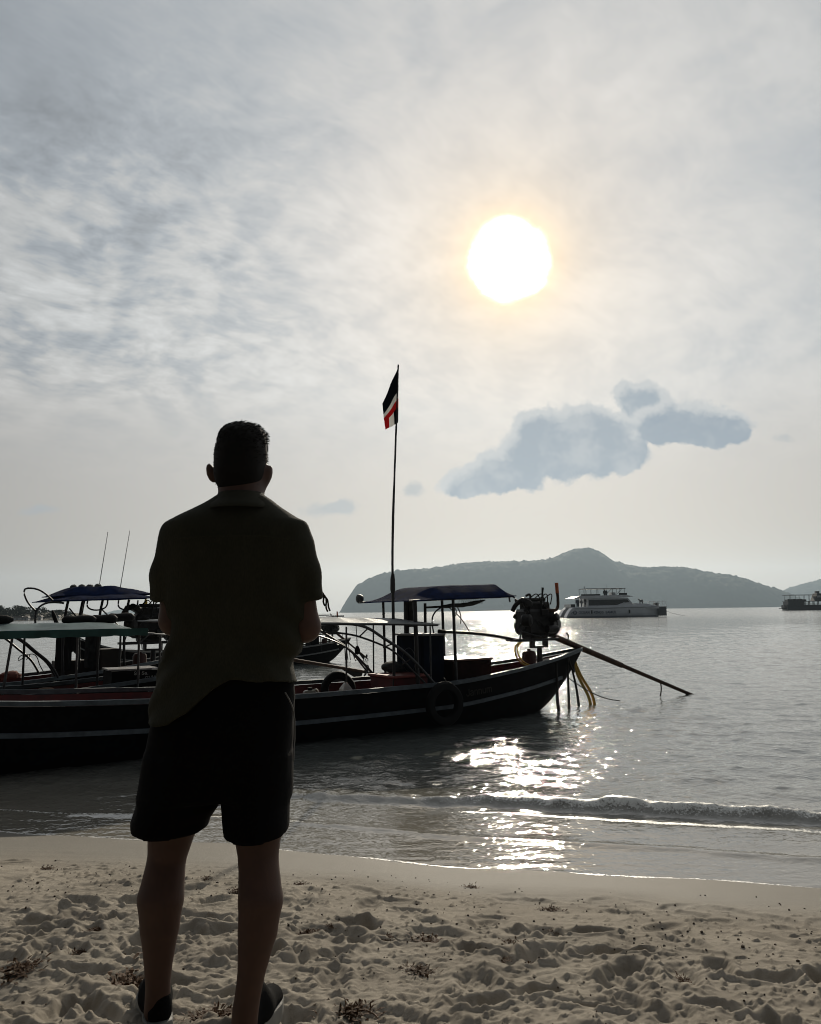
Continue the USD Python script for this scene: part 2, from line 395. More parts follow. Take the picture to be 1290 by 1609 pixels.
def sea_h(X, Y, step):
    """height of the water, foam; waves shorter than a few mesh steps fade out"""
    r = np.random.default_rng(3)
    d = shore_d(X, Y)
    h = np.zeros_like(X)
    gust = 0.65 + 0.7 * fbm(np.stack([X * 0.16, Y * 0.10, 0 * X], -1), 3, 8)
    for k in range(58):
        lam = 0.10 * (13.0 ** r.uniform(0, 1))
        th = math.radians(-100 + r.normal(0, 52)); ph = r.uniform(0, 6.28)
        a = 0.0024 * lam ** 0.92 * r.uniform(0.6, 1.3)
        kx, ky = 2 * np.pi / lam * math.cos(th), 2 * np.pi / lam * math.sin(th)
        fade = sstep(lam / step, 3.0, 6.0)
        wob = 0.9 * np.sin(0.31 * kx * Y * 0.3 + ph * 3) if lam > 0.4 else 0
        w = np.sin(kx * X + ky * Y + ph + wob)
        h += fade * a * (w + 0.28 * np.cos(2 * (kx * X + ky * Y + ph + wob)))
    damp = 0.05 + 0.95 * sstep(d, 0.5, 2.2)
    h = h * damp * gust
    # the low breaking wavelet that runs along the shore
    crest = 1.58 + 0.10 * np.sin(X * 1.1 + 0.5) + 0.05 * np.sin(X * 2.9)
    e = d - crest
    alive = sstep(X, -2.6, -1.0) * (0.55 + 0.45 * sstep(X, -0.3, 1.2)) * (0.8 + 0.4 * noise(np.stack([X * 1.7, 0 * X, 0 * X], -1), 4))
    prof = np.where(e < 0, np.exp(-(e / 0.085) ** 2), np.exp(-(e / 0.42) ** 2))
    lip = (fbm(np.stack([X * 7, Y * 7, 0 * X], -1), 3, 12) - 0.5)
    h += alive * prof * (0.085 + 0.05 * lip)
    e2 = d - (0.62 + 0.08 * np.sin(X * 0.8 + 2))
    h += 0.012 * np.exp(-(e2 / 0.07) ** 2) * sstep(X, -3.4, -2) * 1.0 + 0.008 * (fbm(np.stack([X * 2, Y * 9, 0 * X], -1), 3, 2) - 0.5) * sstep(d, 1.6, 0.5)
    foam = alive * np.exp(-((e + 0.02) / 0.10) ** 2) * 0.52 + 0.6 * alive * np.exp(-((e + 0.30) / 0.05) ** 2) * sstep(X, -0.6, 0.6)
    foam = np.maximum(foam, 0.55 * np.exp(-((d + 0.006) / 0.018) ** 2))
    foam = np.maximum(foam, 0.45 * np.exp(-(e2 / 0.035) ** 2) * sstep(X, 0.6, -1.2))
    return h, foam
rows = [4.55]
while rows[-1] < 150: rows.append(rows[-1] + max(0.0125, 0.0017 * rows[-1] ** 1.12))
rows = np.array(rows); cols = np.concatenate([np.linspace(-1.6, -0.66, 22)[:-1], np.linspace(-0.66, 0.66, 620), np.linspace(0.66, 1.6, 22)[1:]])
YS = np.repeat(rows[:, None], len(cols), 1); XS = cols[None] * (YS + 0.6)
stepm = np.maximum(np.gradient(rows)[:, None], 1.32 / 620 * (YS + 0.6) * 0.8) * np.ones_like(XS)
HS, FS = sea_h(XS, YS, stepm)
edgefade = sstep(np.abs(cols)[None], 1.6, 1.3) * sstep(YS, 150, 110)
HS = HS * edgefade
DS = shore_d(XS, YS)
keep_z = np.where(DS < -0.35, -0.05 - 0.2 * np.maximum(-DS - 0.35, 0) * 0 , HS)
V = np.stack([XS, YS, keep_z], -1)
v1, f1 = grid(V)
okf = (DS.ravel()[f1] > -0.45).any(1)
f1 = f1[okf]
# the rest of the sea out to the horizon: a flat apron round the near sheet
nr, nc = V.shape[:2]
ringv, ringf = [], []
border = np.concatenate([np.arange(nr) * nc, (nr - 1) * nc + np.arange(1, nc), (np.arange(nr - 2, -1, -1)) * nc + nc - 1])
bp = v1[border]
base = len(v1)
cen = np.array([0.0, 75.0])
layers = [border]
for k, R in enumerate((260, 520, 1100, 2600, 6400)):
    dirs = bp[:, :2] - cen; dirs /= np.linalg.norm(dirs, axis=1, keepdims=True)
    pp = cen + dirs * R
    low = shore_d(pp[:, 0], pp[:, 1])
    pp[:, 1] += np.maximum(3.0 - low, 0) / SHORE_N[1]
    ringv.append(np.c_[pp, np.zeros(len(pp))]); idx = base + np.arange(len(pp)); base += len(pp)
    a, b = layers[-1], idx
    ringf.append(np.stack([a[:-1], b[:-1], b[1:]], 1)); ringf.append(np.stack([a[:-1], b[1:], a[1:]], 1))
    layers.append(idx)
allv = np.vstack([v1] + ringv); ff = np.vstack(ringf)
nrm = np.cross(allv[ff[:, 1]] - allv[ff[:, 0]], allv[ff[:, 2]] - allv[ff[:, 0]])[:, 2]
ff = np.where((nrm < 0)[:, None], ff[:, ::-1], ff)
allf = np.vstack([f1, ff])
used = np.unique(allf); remap = -np.ones(len(allv), int); remap[used] = np.arange(len(used))
foamv = np.concatenate([FS.ravel(), np.zeros(len(allv) - len(v1))])[used]
allv, allf = allv[used], remap[allf]
def sea_look():
    g = Graph()
    geo = g.add("geometry"); P = f"@{geo}.position"
    sp = g.add("separate_xyz", vector=P); Yw = f"@{sp}.y"
    d = g.m("add", g.m("multiply", f"@{sp}.x", 0.25), g.m("multiply_add", Yw, 0.968, -5.38))
    fo = "@" + g.add("attribute", attribute="foam") + ".fac"
    deep = g.smooth(d, 0.1, 4.0)
    col = g.mix(deep, (0.20, 0.185, 0.155), (0.105, 0.115, 0.108))
    fn = g.noise(P, 55.0, 4, 0.65); fn2 = g.noise(P, 13.0, 3)
    mask = g.smooth(g.m("add", g.m("multiply", fo, 0.62), g.m("multiply", g.m("add", fn, g.m("multiply", fn2, 0.5)), 0.60)), 0.66, 0.80)
    mask = g.m("multiply", mask, g.smooth(fo, 0.10, 0.35))
    col = g.mix(mask, col, (0.62, 0.62, 0.58))
    st = g.vm("multiply", P, (1.2, 1.45, 1.0))
    h1 = g.noise(st, 10.0, 2, 0.6, 0.3); h2 = g.noise(st, 1.5, 4, 0.6, 0.2)
    near = g.smooth(d, 0.6, 3.0)
    b1 = g.add("bump", height=h1, strength=g.lin(near, 0, 1, 0.40, 0.85), distance=0.013)
    far = g.smooth(Yw, 10.0, 60.0)
    b2 = g.add("bump", height=h2, strength=g.lin(far, 0, 1, 0.0, 0.5), distance=0.11, normal=f"@{b1}.normal")
    h3 = g.noise(g.vm("multiply", P, (0.16, 0.5, 1.0)), 0.55, 4, 0.6)
    b3 = g.add("bump", height=h3, strength=g.lin(g.smooth(Yw, 30.0, 200.0), 0, 1, 0.0, 0.8), distance=0.5, normal=f"@{b2}.normal")
    rough = g.mix(mask, g.mix(g.smooth(Yw, 15.0, 200.0), (0.035,) * 3, (0.13,) * 3), (0.6,) * 3)
    p = g.add("principled_bsdf", base_color=col, roughness=rough, ior=2.0, normal=f"@{b3}.normal")
    return usdkit.material(stage, "/World/Looks/sea_water", g.n, g.l, surface=p + ".BSDF")
sea = obj("sea", (allv, allf), sea_look(), smooth=True)
primvar(sea, "foam", foamv)
tag(sea, "calm grey sea glittering under the sun with a small wave breaking along the sand", "sea", kind="structure")
seabed = obj("seabed", box(-6500, 6500, 60, 6500, -3.4, -2.9), look("seabed_silt", (0.1, 0.09, 0.07)))
tag(seabed, "sandy bed under the sea", "seabed", kind="structure")

# ------------------------------------------------------------------ islands and far land
def island(name, label, outline, dist, depth, seed, mat, tree=11.0, step=4.5, kind="structure", cat="island"):
    P = np.array([at(px, py, dist) for px, py in outline]); order = np.argsort(P[:, 0]); P = P[order]
    from scipy.interpolate import PchipInterpolator
    x = np.arange(P[0, 0], P[-1, 0], step); hgt = np.maximum(PchipInterpolator(P[:, 0], P[:, 2])(x), 0)
    u = np.concatenate([np.linspace(-1, 0, 46), np.linspace(0.04, 1, 26)])
    U, Xg = np.meshgrid(u, x)
    Hh = hgt[:, None] * np.clip(1 - np.abs(U) ** 1.5, 0, 1)
    wide = depth * (0.35 + 0.65 * sstep(np.minimum(Xg - x[0], x[-1] - Xg), 0, depth * 0.8))
    Yg = dist + U * wide * 0.75 + 0.0
    pts = np.stack([Xg, Yg, 0 * Xg], -1)
    gul = (fbm(pts / 170.0, 4, seed) - 0.5)
    Hh = Hh * (1 + 0.55 * gul * np.abs(U) ** 0.6)
    bush = (fbm(pts / [14.0, 14.0, 1], 2, seed + 3) - 0.35) * tree + np.maximum(noise(pts / [11.0, 11, 1], seed + 9) - 0.78, 0) * tree * 2.6
    Hh = Hh + bush * sstep(Hh, 2, 16)
    Hh = np.where(np.abs(U) > 0.985, -3.0, Hh)
    o = obj(name, grid(np.stack([Xg, Yg, Hh], -1)), mat, smooth=True)
    tag(o, label, cat, kind=kind)
    return o
wood = look("wooded_hill", (0.032, 0.046, 0.030), rough=1.0, spec=0.02, scale=0.03, vary=0.25)
island("island", "long wooded island with a rounded peak across the bay",
       [(536, 962), (541, 951), (550, 936), (562, 920), (580, 910), (600, 903), (618, 899), (660, 895), (700, 890), (760, 884), (820, 884), (860, 880), (885, 871), (905, 864), (920, 862), (940, 867), (965, 882), (1000, 890), (1030, 893), (1060, 892), (1100, 898), (1150, 906), (1190, 918), (1225, 930), (1250, 942), (1275, 953)], 3000, 520, 1, wood)
island("headland_hill", "farther wooded hill rising at the right edge behind the ferry",
       [(1170, 955), (1200, 944), (1226, 931), (1250, 922), (1290, 911), (1330, 903), (1390, 898), (1450, 910), (1540, 955)], 4300, 700, 2, wood, tree=11, step=7)
island("distant_hill", "faint low hill on the left horizon behind the boats",
       [(150, 968), (166, 964), (182, 960), (196, 958), (208, 961), (222, 964), (246, 968)], 5600, 600, 4, wood, tree=9, step=9)

# ------------------------------------------------------------------ long-tail boats
BLACK = look("black_hull_paint", (0.006, 0.006, 0.0065), rough=0.75, spec=0.1, vary=0.5, scale=4, bump=0.25)
TRIM = look("grey_blue_trim_paint", (0.065, 0.082, 0.094), rough=0.6, vary=0.35, scale=6, bump=0.2)
PALEWOOD = look("worn_deck_wood", (0.34, 0.29, 0.23), rough=0.55, vary=0.35, scale=7, bump=0.3)
REDP = look("dull_red_paint", (0.085, 0.007, 0.007), rough=0.6, vary=0.35, scale=5, bump=0.2)
NAVY = look("navy_canvas", (0.009, 0.022, 0.080), rough=0.95, spec=0.05, vary=0.3, scale=6, bump=0.3)
NAVYP = look("navy_paint", (0.006, 0.011, 0.024), rough=0.85, spec=0.1, vary=0.35, scale=5)
BROWN = look("dark_brown_paint", (0.022, 0.009, 0.007), rough=0.85, spec=0.1, vary=0.35, scale=5)
STEEL = look("grey_pipe", (0.07, 0.072, 0.075), rough=0.45, metal=0.6, vary=0.3)
DKPIPE = look("dark_pipe", (0.02, 0.02, 0.022), rough=0.5, metal=0.2, vary=0.3)
IRON = look("oily_iron", (0.022, 0.021, 0.020), rough=0.5, metal=0.5, vary=0.5, scale=14, bump=0.4)
RUST = look("rusty_brown_iron", (0.06, 0.03, 0.016), rough=0.7, metal=0.3, vary=0.5, scale=14)
ORANGE = look("orange_paint", (0.45, 0.10, 0.03), rough=0.6)
RUBBER = look("black_rubber", (0.004, 0.004, 0.004), rough=0.8, spec=0.25)
GREENC = look("green_canvas", (0.030, 0.085, 0.075), rough=0.75, spec=0.25, vary=0.25, scale=5)
PALET = look("pale_grey_tarp", (0.46, 0.50, 0.52), rough=0.42, vary=0.15, scale=3)
WHITEP = look("white_plastic", (0.62, 0.62, 0.58), rough=0.45)
YELLOW = look("yellow_hose", (0.42, 0.25, 0.035), rough=0.5)
ROPE = look("dark_wet_rope", (0.018, 0.016, 0.013), rough=0.9, scale=90)
CLOTH = look("grey_cloth", (0.055, 0.06, 0.06), rough=0.95, vary=0.4, scale=12)
TAN = look("faded_lettering", (0.026, 0.021, 0.014), rough=0.8)
LETTER = look("pale_lettering", (0.50, 0.50, 0.47), rough=0.7)

from scipy.interpolate import PchipInterpolator as _P
HB = _P([-11.4, -10.6, -8.9, -5.6, -3.4, -2.0, -0.86, -0.35, 0.0], [0.05, 0.42, 0.80, 0.88, 0.80, 0.60, 0.31, 0.17, 0.05])
SH = _P([-11.4, -10.5, -8.9, -7.3, -5.6, -3.4, -2.0, -0.86, 0.0], [1.75, 1.10, 0.70, 0.62, 0.56, 0.57, 0.66, 0.775, 0.90])
KL = _P([-11.4, -10.8, -9.8, -8.5, -1.8, -0.95, -0.4, 0.0], [1.62, 0.75, 0.0, -0.25, -0.25, 0.02, 0.44, 0.84])
SX = np.concatenate([np.linspace(-11.4, -8.5, 18)[:-1], np.linspace(-8.5, -2, 22)[:-1], np.linspace(-2, 0, 22)])
def hull_skin(sx, inset=0.0, floor=None, k=19):
    ph = np.linspace(0, np.pi, k)
    rings = []
    for x in sx:
        b, g, kz = float(HB(x)), float(SH(x)), float(KL(x))
        bb = max(b - inset, 0.012)
        c = np.cos(ph); y = -bb * np.sign(c) * np.abs(c) ** 0.62 * (1 - 0.10 * np.sin(ph))
        z = g - (g - kz - inset) * np.sin(ph) ** 1.15
        if floor is not None: z = np.maximum(z, min(floor, g - 0.03))
        rings.append(np.stack([np.full(k, x), y, z], 1))
    return np.array(rings)
def rail(side, off, dz, w, h, sx):
    rings = []
    for x in sx:
        b, g = float(HB(x)), float(SH(x))
        y = side * (b * (1.0 if dz > -0.1 else (1 - 0.03)) + off); z = g + dz
        rings.append([[x, y - w / 2, z - h / 2], [x, y + w / 2, z - h / 2], [x, y + w / 2, z + h / 2], [x, y - w / 2, z + h / 2]])
    return loft(np.array(rings))
def hull_parts(b, trim=TRIM, inside=REDP, hullm=BLACK):
    o = hull_skin(SX); i = hull_skin(SX, 0.035)
    ring = np.concatenate([o, i[:, ::-1]], 1)
    obj("hull", loft(ring), hullm, b, smooth=40)
    v = hull_skin(SX[2:-3], 0.042, 0.10)
    obj("inner_lining", grid(v), inside, b, smooth=40)
    for s in (-1, 1):
        obj("gunwale", rail(s, 0.012, 0.035, 0.075, 0.05, SX), trim, b, smooth=False)
        obj("rub_rail", rail(s, 0.022, -0.285, 0.035, 0.05, SX[4:-7]), trim, b, smooth=False)
    obj("keel_stem", tube(curve([(-10.9, 0, 0.75), (-11.35, 0, 1.65), (-11.55, 0, 2.2)], 10), [0.07] * 9 + [0.03], 8), hullm, b)
    for x in (-9.6, -8.1, -6.6, -5.0, -1.55):
        w = float(HB(x)) - 0.05
        obj("thwart", box(x - 0.11, x + 0.11, -w, w, float(SH(x)) - 0.16, float(SH(x)) - 0.125, 0.006), PALEWOOD, b)
    w = [float(HB(x)) for x in (-0.95, -0.3)]
    z = [float(SH(x)) - 0.02 for x in (-0.95, -0.3)]
    obj("stern_deck", manifold3d.Manifold.hull_points(np.array([(-0.95, s * (w[0] - 0.05), z[0] - d) for s in (-1, 1) for d in (0, 0.03)] + [(-0.3, s * (w[1] - 0.04), z[1] - d) for s in (-1, 1) for d in (0, 0.03)])), PALEWOOD, b, smooth=False)

def canopy(name, b, x0, x1, yh, z0, z1, rise, mat, front=0.9, rear=0.12, lift=0.03, seed=0, sag=0.012):
    """a stretched cloth roof: straight eaves, a long slope at the front, a short drop at the rear"""
    xx = np.concatenate([np.linspace(x0, x0 + front, 14)[:-1], np.linspace(x0 + front, x1 - rear, 22)[:-1], np.linspace(x1 - rear, x1, 5)])
    yy = np.linspace(-1, 1, 25)
    X, Y = np.meshgrid(xx, yy, indexing="ij")
    fx = np.minimum(np.sin(np.clip((X - x0) / front, 0, 1) * np.pi / 2) ** 1.15, np.clip((x1 - X) / rear, 0, 1) ** 0.8)
    fy = np.clip(1 - np.maximum(np.abs(Y) - 0.55, 0) / 0.45, 0, 1) ** 0.9
    z = z0 + (z1 - z0) * (X - x0) / (x1 - x0) + rise * fx * (0.94 * fy + 0.06 * (1 - Y ** 2))
    z = z - sag * np.sin((X - x0) * 7.0) ** 2 * fy + (noise(np.stack([X * 3, Y * 2, 0 * X], -1), seed) - 0.5) * 0.009
    Yw = Y * yh
    top = np.stack([X, Yw, z], -1); bot = np.stack([X, Yw * 0.995, z - 0.014], -1)
    v1, f1 = grid(top); v2, f2 = grid(bot)
    n = len(v1); r, c = X.shape
    bd = np.concatenate([np.arange(c), np.arange(1, r) * c + c - 1, (r - 1) * c + np.arange(c - 2, -1, -1), np.arange(r - 2, 0, -1) * c])
    nx = np.roll(bd, -1)
    fs = np.vstack([np.stack([bd, nx, nx + n], 1), np.stack([bd, nx + n, bd + n], 1)])
    return obj(name, (np.vstack([v1, v2]), np.vstack([f1, f2[:, ::-1], fs])), mat, b, smooth=30)
def pipe(name, b, pts, r=0.02, mat=DKPIPE, n=None, sides=8, label=None):
    pts = curve(pts, n or (2 if len(pts) == 2 else 22))
    return obj(name, tube(pts, r, sides), mat, b, label=label)
def tyre_mesh(R=0.26, r=0.085):
    t = torus(R, r, 36, 14); v = t.vertices.copy()
    ang = np.arctan2(v[:, 1], v[:, 0]); rad = np.hypot(v[:, 0], v[:, 1])
    groove = 0.006 * (np.abs((ang * 16 / np.pi) % 1 - 0.5) < 0.18) * (rad > R + r * 0.4)
    v[:, :2] *= (1 - groove / np.maximum(rad, 1e-6))[:, None]
    v[:, 2] = np.sign(v[:, 2]) * np.minimum(np.abs(v[:, 2]), r * 0.82)
    return trimesh.Trimesh(v, t.faces, process=False)

def engine(b, ex=-0.93, seed=1, shaft_end=(3.2, 0, -0.13), tiller_end=(-2.8, 0.05, 1.29), hose=True):
    """car engine on a swivel at the stern, its tail shaft and its steering bar"""
    r = random.Random(seed)
    e = obj("engine", cat_([box(ex - 0.32, ex + 0.27, -0.18, 0.18, 1.20, 1.61, 0.04), box(ex - 0.22, ex + 0.16, -0.12, 0.14, 1.14, 1.24, 0.02)]), IRON, b)
    def S(name, mesh, mat=IRON):
        v = np.array(mesh.vertices, float); v = (v - [ex, 0, 1.14]) * [1.08, 1.0, 1.13] + [ex, 0, 1.14]
        return obj(name, trimesh.Trimesh(v, mesh.faces, process=False), mat, e)
    S("cylinder_head", cat_([box(ex - 0.24, ex + 0.20, -0.12, 0.12, 1.525, 1.66, 0.025), box(ex - 0.20, ex + 0.15, -0.08, 0.08, 1.662, 1.715, 0.018)]))
    S("air_filter", moved(revolve([(0.0, 0), (0.09, 0), (0.105, 0.02), (0.105, 0.075), (0.085, 0.095), (0.0, 0.10)]), (ex - 0.30, -0.10, 1.60), (0, 28, 0)))
    S("intake_pipe", tube(curve([(ex - 0.36, -0.1, 1.68), (ex - 0.43, -0.05, 1.62), (ex - 0.46, 0, 1.53)], 10), 0.035, 10))
    S("alternator", moved(revolve([(0, 0), (0.07, 0), (0.085, 0.02), (0.085, 0.13), (0.05, 0.16), (0, 0.16)]), (ex - 0.42, -0.17, 1.40), (90, 0, 35)))
    S("flywheel_housing", moved(revolve([(0, 0), (0.17, 0), (0.19, 0.03), (0.17, 0.09), (0.08, 0.20), (0, 0.20)], 24), (ex + 0.24, 0, 1.33), (0, 90, 0)))
    S("fan_pulley", moved(revolve([(0, 0), (0.115, 0), (0.10, 0.02), (0.115, 0.04), (0, 0.04)], 24), (ex - 0.31, 0, 1.36), (0, 90, 0)))
    S("starter_motor", moved(revolve([(0, 0), (0.055, 0), (0.06, 0.17), (0.04, 0.22), (0, 0.22)]), (ex + 0.02, -0.23, 1.27), (0, 90, 0)))
    S("oil_filter", moved(revolve([(0, 0), (0.05, 0.005), (0.055, 0.12), (0.04, 0.13), (0, 0.13)]), (ex + 0.14, -0.20, 1.40), (65, 0, 20)))
    S("dipstick", tube([(ex - 0.07, -0.17, 1.40), (ex - 0.02, -0.18, 1.72), (ex + 0.0, -0.18, 1.86)], [0.012, 0.012, 0.02]))
    ex_ = S("exhaust_pipe", tube(curve([(ex + 0.05, -0.18, 1.55), (ex + 0.26, -0.2, 1.56), (ex + 0.30, -0.18, 1.66), (ex + 0.30, -0.17, 1.80)], 16), 0.024, 10), RUST)
    S("exhaust_tip", tube([(ex + 0.30, -0.17, 1.78), (ex + 0.295, -0.165, 1.93)], 0.028, 10), ORANGE)
    for k in range(13):
        a = np.array([ex + r.uniform(-0.38, 0.24), r.choice([-1, 1]) * r.uniform(0.1, 0.2), r.uniform(1.28, 1.68)])
        c = a + [r.uniform(-0.22, 0.22), r.uniform(-0.05, 0.05), r.uniform(-0.16, 0.12)]
        S("fuel_line", tube(curve([a, (a + c) / 2 + [0, r.uniform(-0.06, 0.06), r.uniform(0.02, 0.10)], c], 9), r.uniform(0.010, 0.022), 6))
    for k in range(9):
        x, y, z = ex + r.uniform(-0.34, 0.28), r.choice([-1, 1]) * r.uniform(0.13, 0.21), r.uniform(1.24, 1.66)
        q = r.uniform(0.03, 0.07)
        S("bracket", moved(box(-q, q, -0.03, 0.03, -q * 0.8, q * 0.8, 0.012), (x, y, z), (r.uniform(-30, 30), r.uniform(-40, 40), r.uniform(-30, 30))))
    S("ignition_lead", cat_([tube(curve([(ex - 0.16 + 0.1 * k, -0.06, 1.71), (ex - 0.10 + 0.1 * k, -0.14, 1.77), (ex - 0.02 + 0.06 * k, -0.16, 1.62)], 9), 0.009, 6) for k in range(4)]))
    # cradle, swivel
    obj("engine_cradle", cat_([box(ex - 0.52, ex + 0.34, s * 0.14 - 0.02, s * 0.14 + 0.02, 1.10, 1.14) for s in (-1, 1)] + [box(ex - 0.52, ex - 0.48, -0.12, 0.12, 1.10, 1.14), tube([(ex - 0.5, -0.16, 1.14), (ex - 0.46, -0.16, 1.26), (ex - 0.05, -0.17, 1.16)], 0.014)]), DKPIPE, b, smooth=False)
    obj("swivel_yoke", cat_([box(ex - 0.12, ex + 0.20, -0.05, 0.05, 0.985, 1.015), box(ex - 0.12, ex - 0.08, -0.05, 0.05, 1.015, 1.10), box(ex + 0.16, ex + 0.20, -0.05, 0.05, 1.015, 1.10), tube([(ex + 0.05, 0, 0.74), (ex + 0.05, 0, 0.985)], [0.055, 0.04], 12)]), DKPIPE, b)
    s0 = np.array([ex + 0.36, 0, 1.16]); s1 = np.array(shaft_end)
    sh = obj("tail_shaft", tube([s0, s0 + (s1 - s0) * 0.42, s0 + (s1 - s0) * 0.43, s1], [0.052, 0.048, 0.036, 0.030], 12), RUST, b)
    dirn = (s1 - s0) / np.linalg.norm(s1 - s0)
    pr = [tube([s1 - dirn * 0.02, s1 + dirn * 0.14], [0.035, 0.02], 10)]
    for k in range(3):
        a = k * 2.094; q = np.array([0, math.cos(a), math.sin(a)])
        bl = moved(trimesh.creation.icosphere(2), s=1.0); bl.apply_scale([0.015, 0.045, 0.07]); bl.apply_transform(trimesh.transformations.rotation_matrix(0.5, [0, 0, 1])); bl.apply_translation([0, 0, 0.085]); bl.apply_transform(trimesh.transformations.rotation_matrix(a, [1, 0, 0])); bl.apply_translation(s1 + dirn * 0.06)
        pr.append(bl)
    obj("propeller", cat_(pr), IRON, sh)
    obj("skeg", manifold3d.Manifold.hull_points(np.array([s1 - dirn * 0.55 + [0, y, -0.03] for y in (-0.006, 0.006)] + [s1 - dirn * 0.12 + [0, y, -0.20] for y in (-0.006, 0.006)] + [s1 - dirn * 0.05 + [0, y, -0.02] for y in (-0.006, 0.006)])), IRON, sh, smooth=False)
    obj("lifting_eye", tube(curve([s0 + dirn * 0.34 + [0, 0, 0.03], s0 + dirn * 0.36 + [0, 0, 0.12], s0 + dirn * 0.32 + [0, 0, 0.15]], 8), 0.012, 6), IRON, sh)
    if tiller_end is not None:
        t0 = np.array([ex - 0.45, 0, 1.13]); t1 = np.array(tiller_end)
        ti = obj("tiller_bar", tube(curve([t0, t0 * 0.6 + t1 * 0.4 + [0, 0, 0.03], t1], 16), 0.024, 8), DKPIPE, b)
        obj("tiller_grip", tube([t1 + (t1 - t0) * -0.05, t1 + (t1 - t0) * 0.03], 0.034, 8), RUBBER, ti)
    if hose:
        for k in range(2):
            obj("yellow_hose", tube(curve([(ex - 0.46 + 0.03 * k, -0.14, 1.11), (ex - 0.62 + 0.05 * k, -0.18, 1.0), (ex - 0.62 + 0.06 * k, -0.22, 0.86), (ex - 0.42 + 0.07 * k, -0.24, 0.73), (ex - 0.16 + 0.05 * k, -0.2, 0.72)], 26), 0.014, 8), YELLOW, b)
    obj("fuel_can", cat_([moved(revolve([(0, 0), (0.10, 0), (0.115, 0.02), (0.115, 0.17), (0.09, 0.21), (0.03, 0.225), (0.03, 0.25), (0, 0.25)]), (ex - 0.18, 0.0, 0.73))]), look("dull_orange_can", (0.05, 0.014, 0.01), rough=0.6), b)

# ---- the nearest boat
A = thing("longtail_boat", "black long-tail boat nearest the beach, with navy roof, flag pole and stern engine", "long-tail boat", (2.8, 14.0, 0), 33.4, "long-tail boats moored off the beach")
hull_parts(A)
engine(A)
canopy("roof_canopy", A, -3.78, -1.97, 0.74, 1.75, 1.815, 0.19, NAVY, front=0.62, rear=0.14, sag=0.004)
for x, y, zt, r in ((-3.74, -0.66, 1.75, 0.030), (-3.1, -0.68, 1.79, 0.022), (-2.38, 0.6, 1.82, 0.022), (-3.48, 0.6, 1.77, 0.02)):
    pipe("roof_post", A, [(x + 0.04, y, float(SH(x)) - 0.25), (x, y, zt)], r)
pipe("roof_post", A, [(-3.06, 0.60, 0.35), (-3.06, 0.60, 1.80)], 0.042)
pipe("roof_edge_pipe", A, [(-3.86, -0.70, 1.742), (-2.0, -0.70, 1.80)], 0.014)
pipe("roof_edge_pipe", A, [(-3.86, 0.70, 1.742), (-2.0, 0.70, 1.80)], 0.014)
for x in (-3.1, -2.35): pipe("roof_cross_pipe", A, [(x, -0.70, 1.742 + (x + 3.9) * 0.03), (x, 0, 1.90), (x, 0.70, 1.742 + (x + 3.9) * 0.03)], 0.013)
Z_, X_ = np.meshgrid(np.linspace(1.78, 1.36, 10), np.linspace(0, 0.12, 8), indexing="ij")
v1, f1 = grid(np.stack([-3.04 + X_ * (1 + 0.5 * (1.78 - Z_)), 0.55 + 0.03 * np.sin(X_ * 60 + Z_ * 4), Z_], -1))
obj("hanging_cloth", (np.vstack([v1, v1 + [0, 0.03, 0]]), np.vstack([f1, f1[:, ::-1] + len(v1)])), CLOTH, A, smooth=True)
pipe("inner_frame", A, [(-2.98, 0.2, 1.26), (-2.98, 0.2, 1.72)], 0.022)
pipe("inner_frame", A, [(-2.86, 0.15, 1.26), (-2.86, 0.15, 1.55), (-2.72, 0.12, 1.66), (-2.35, 0.1, 1.70)], 0.012)
obj("rolled_netting", cat_([tube(curve([(-2.98, 0.18, 1.655), (-2.6, 0.12, 1.67), (-2.25, 0.05, 1.70), (-1.98, 0.0, 1.76)], 14), [0.016] * 4 + [0.026, 0.03, 0.022, 0.03, 0.034, 0.03, 0.036, 0.03, 0.02, 0.01], 8)] + [tube([(-2.45 + 0.045 * k, 0.06, 1.70), (-2.42 + 0.045 * k, 0.06, 1.86)], 0.0035, 4) for k in range(11)] + [tube([(-2.45 + 0.045 * k, 0.06, 1.86), (-2.34 + 0.045 * k, 0.06, 1.71)], 0.0035, 4) for k in range(9)]), CLOTH, A)
for k, (a, c) in enumerate((((-2.62, 0.1, 1.66), (-2.30, 0.0, 1.28)), ((-2.52, 0.1, 1.66), (-2.50, 0.08, 1.52)), ((-2.45, 0.1, 1.66), (-2.43, 0.05, 1.40)))):
    pipe("dangling_line", A, [a, (np.array(a) + c) / 2 + [0.03, 0, 0.02], c], 0.008, ROPE)
cab = obj("cabinet", box(-3.40, -3.03, -0.35, 0.36, 0.14, 1.245, 0.012), NAVYP, A)
obj("cabinet_lid", box(-3.42, -3.01, -0.37, 0.38, 1.246, 1.275, 0.008), look("pale_lid", (0.20, 0.2, 0.2), rough=0.4), cab)
obj("cabinet_door", box(-3.412, -3.401, -0.31, 0.32, 0.45, 1.20, 0.003), NAVYP, cab)
em = [moved(torus(0.17, 0.006, 36, 6), (-3.4135, 0.0, 0.90), (0, 90, 0))]
obj("round_emblem", cat_(em), look("faint_emblem", (0.07, 0.08, 0.10), rough=0.6), cab)
obj("deck_box", box(-3.00, -2.28, -0.50, 0.34, 0.16, 0.875, 0.012), BROWN, A)
obj("deck_box_lid", box(-3.02, -2.26, -0.52, 0.36, 0.876, 0.905, 0.008), look("scuffed_brown_lid", (0.13, 0.07, 0.05), rough=0.5), A)
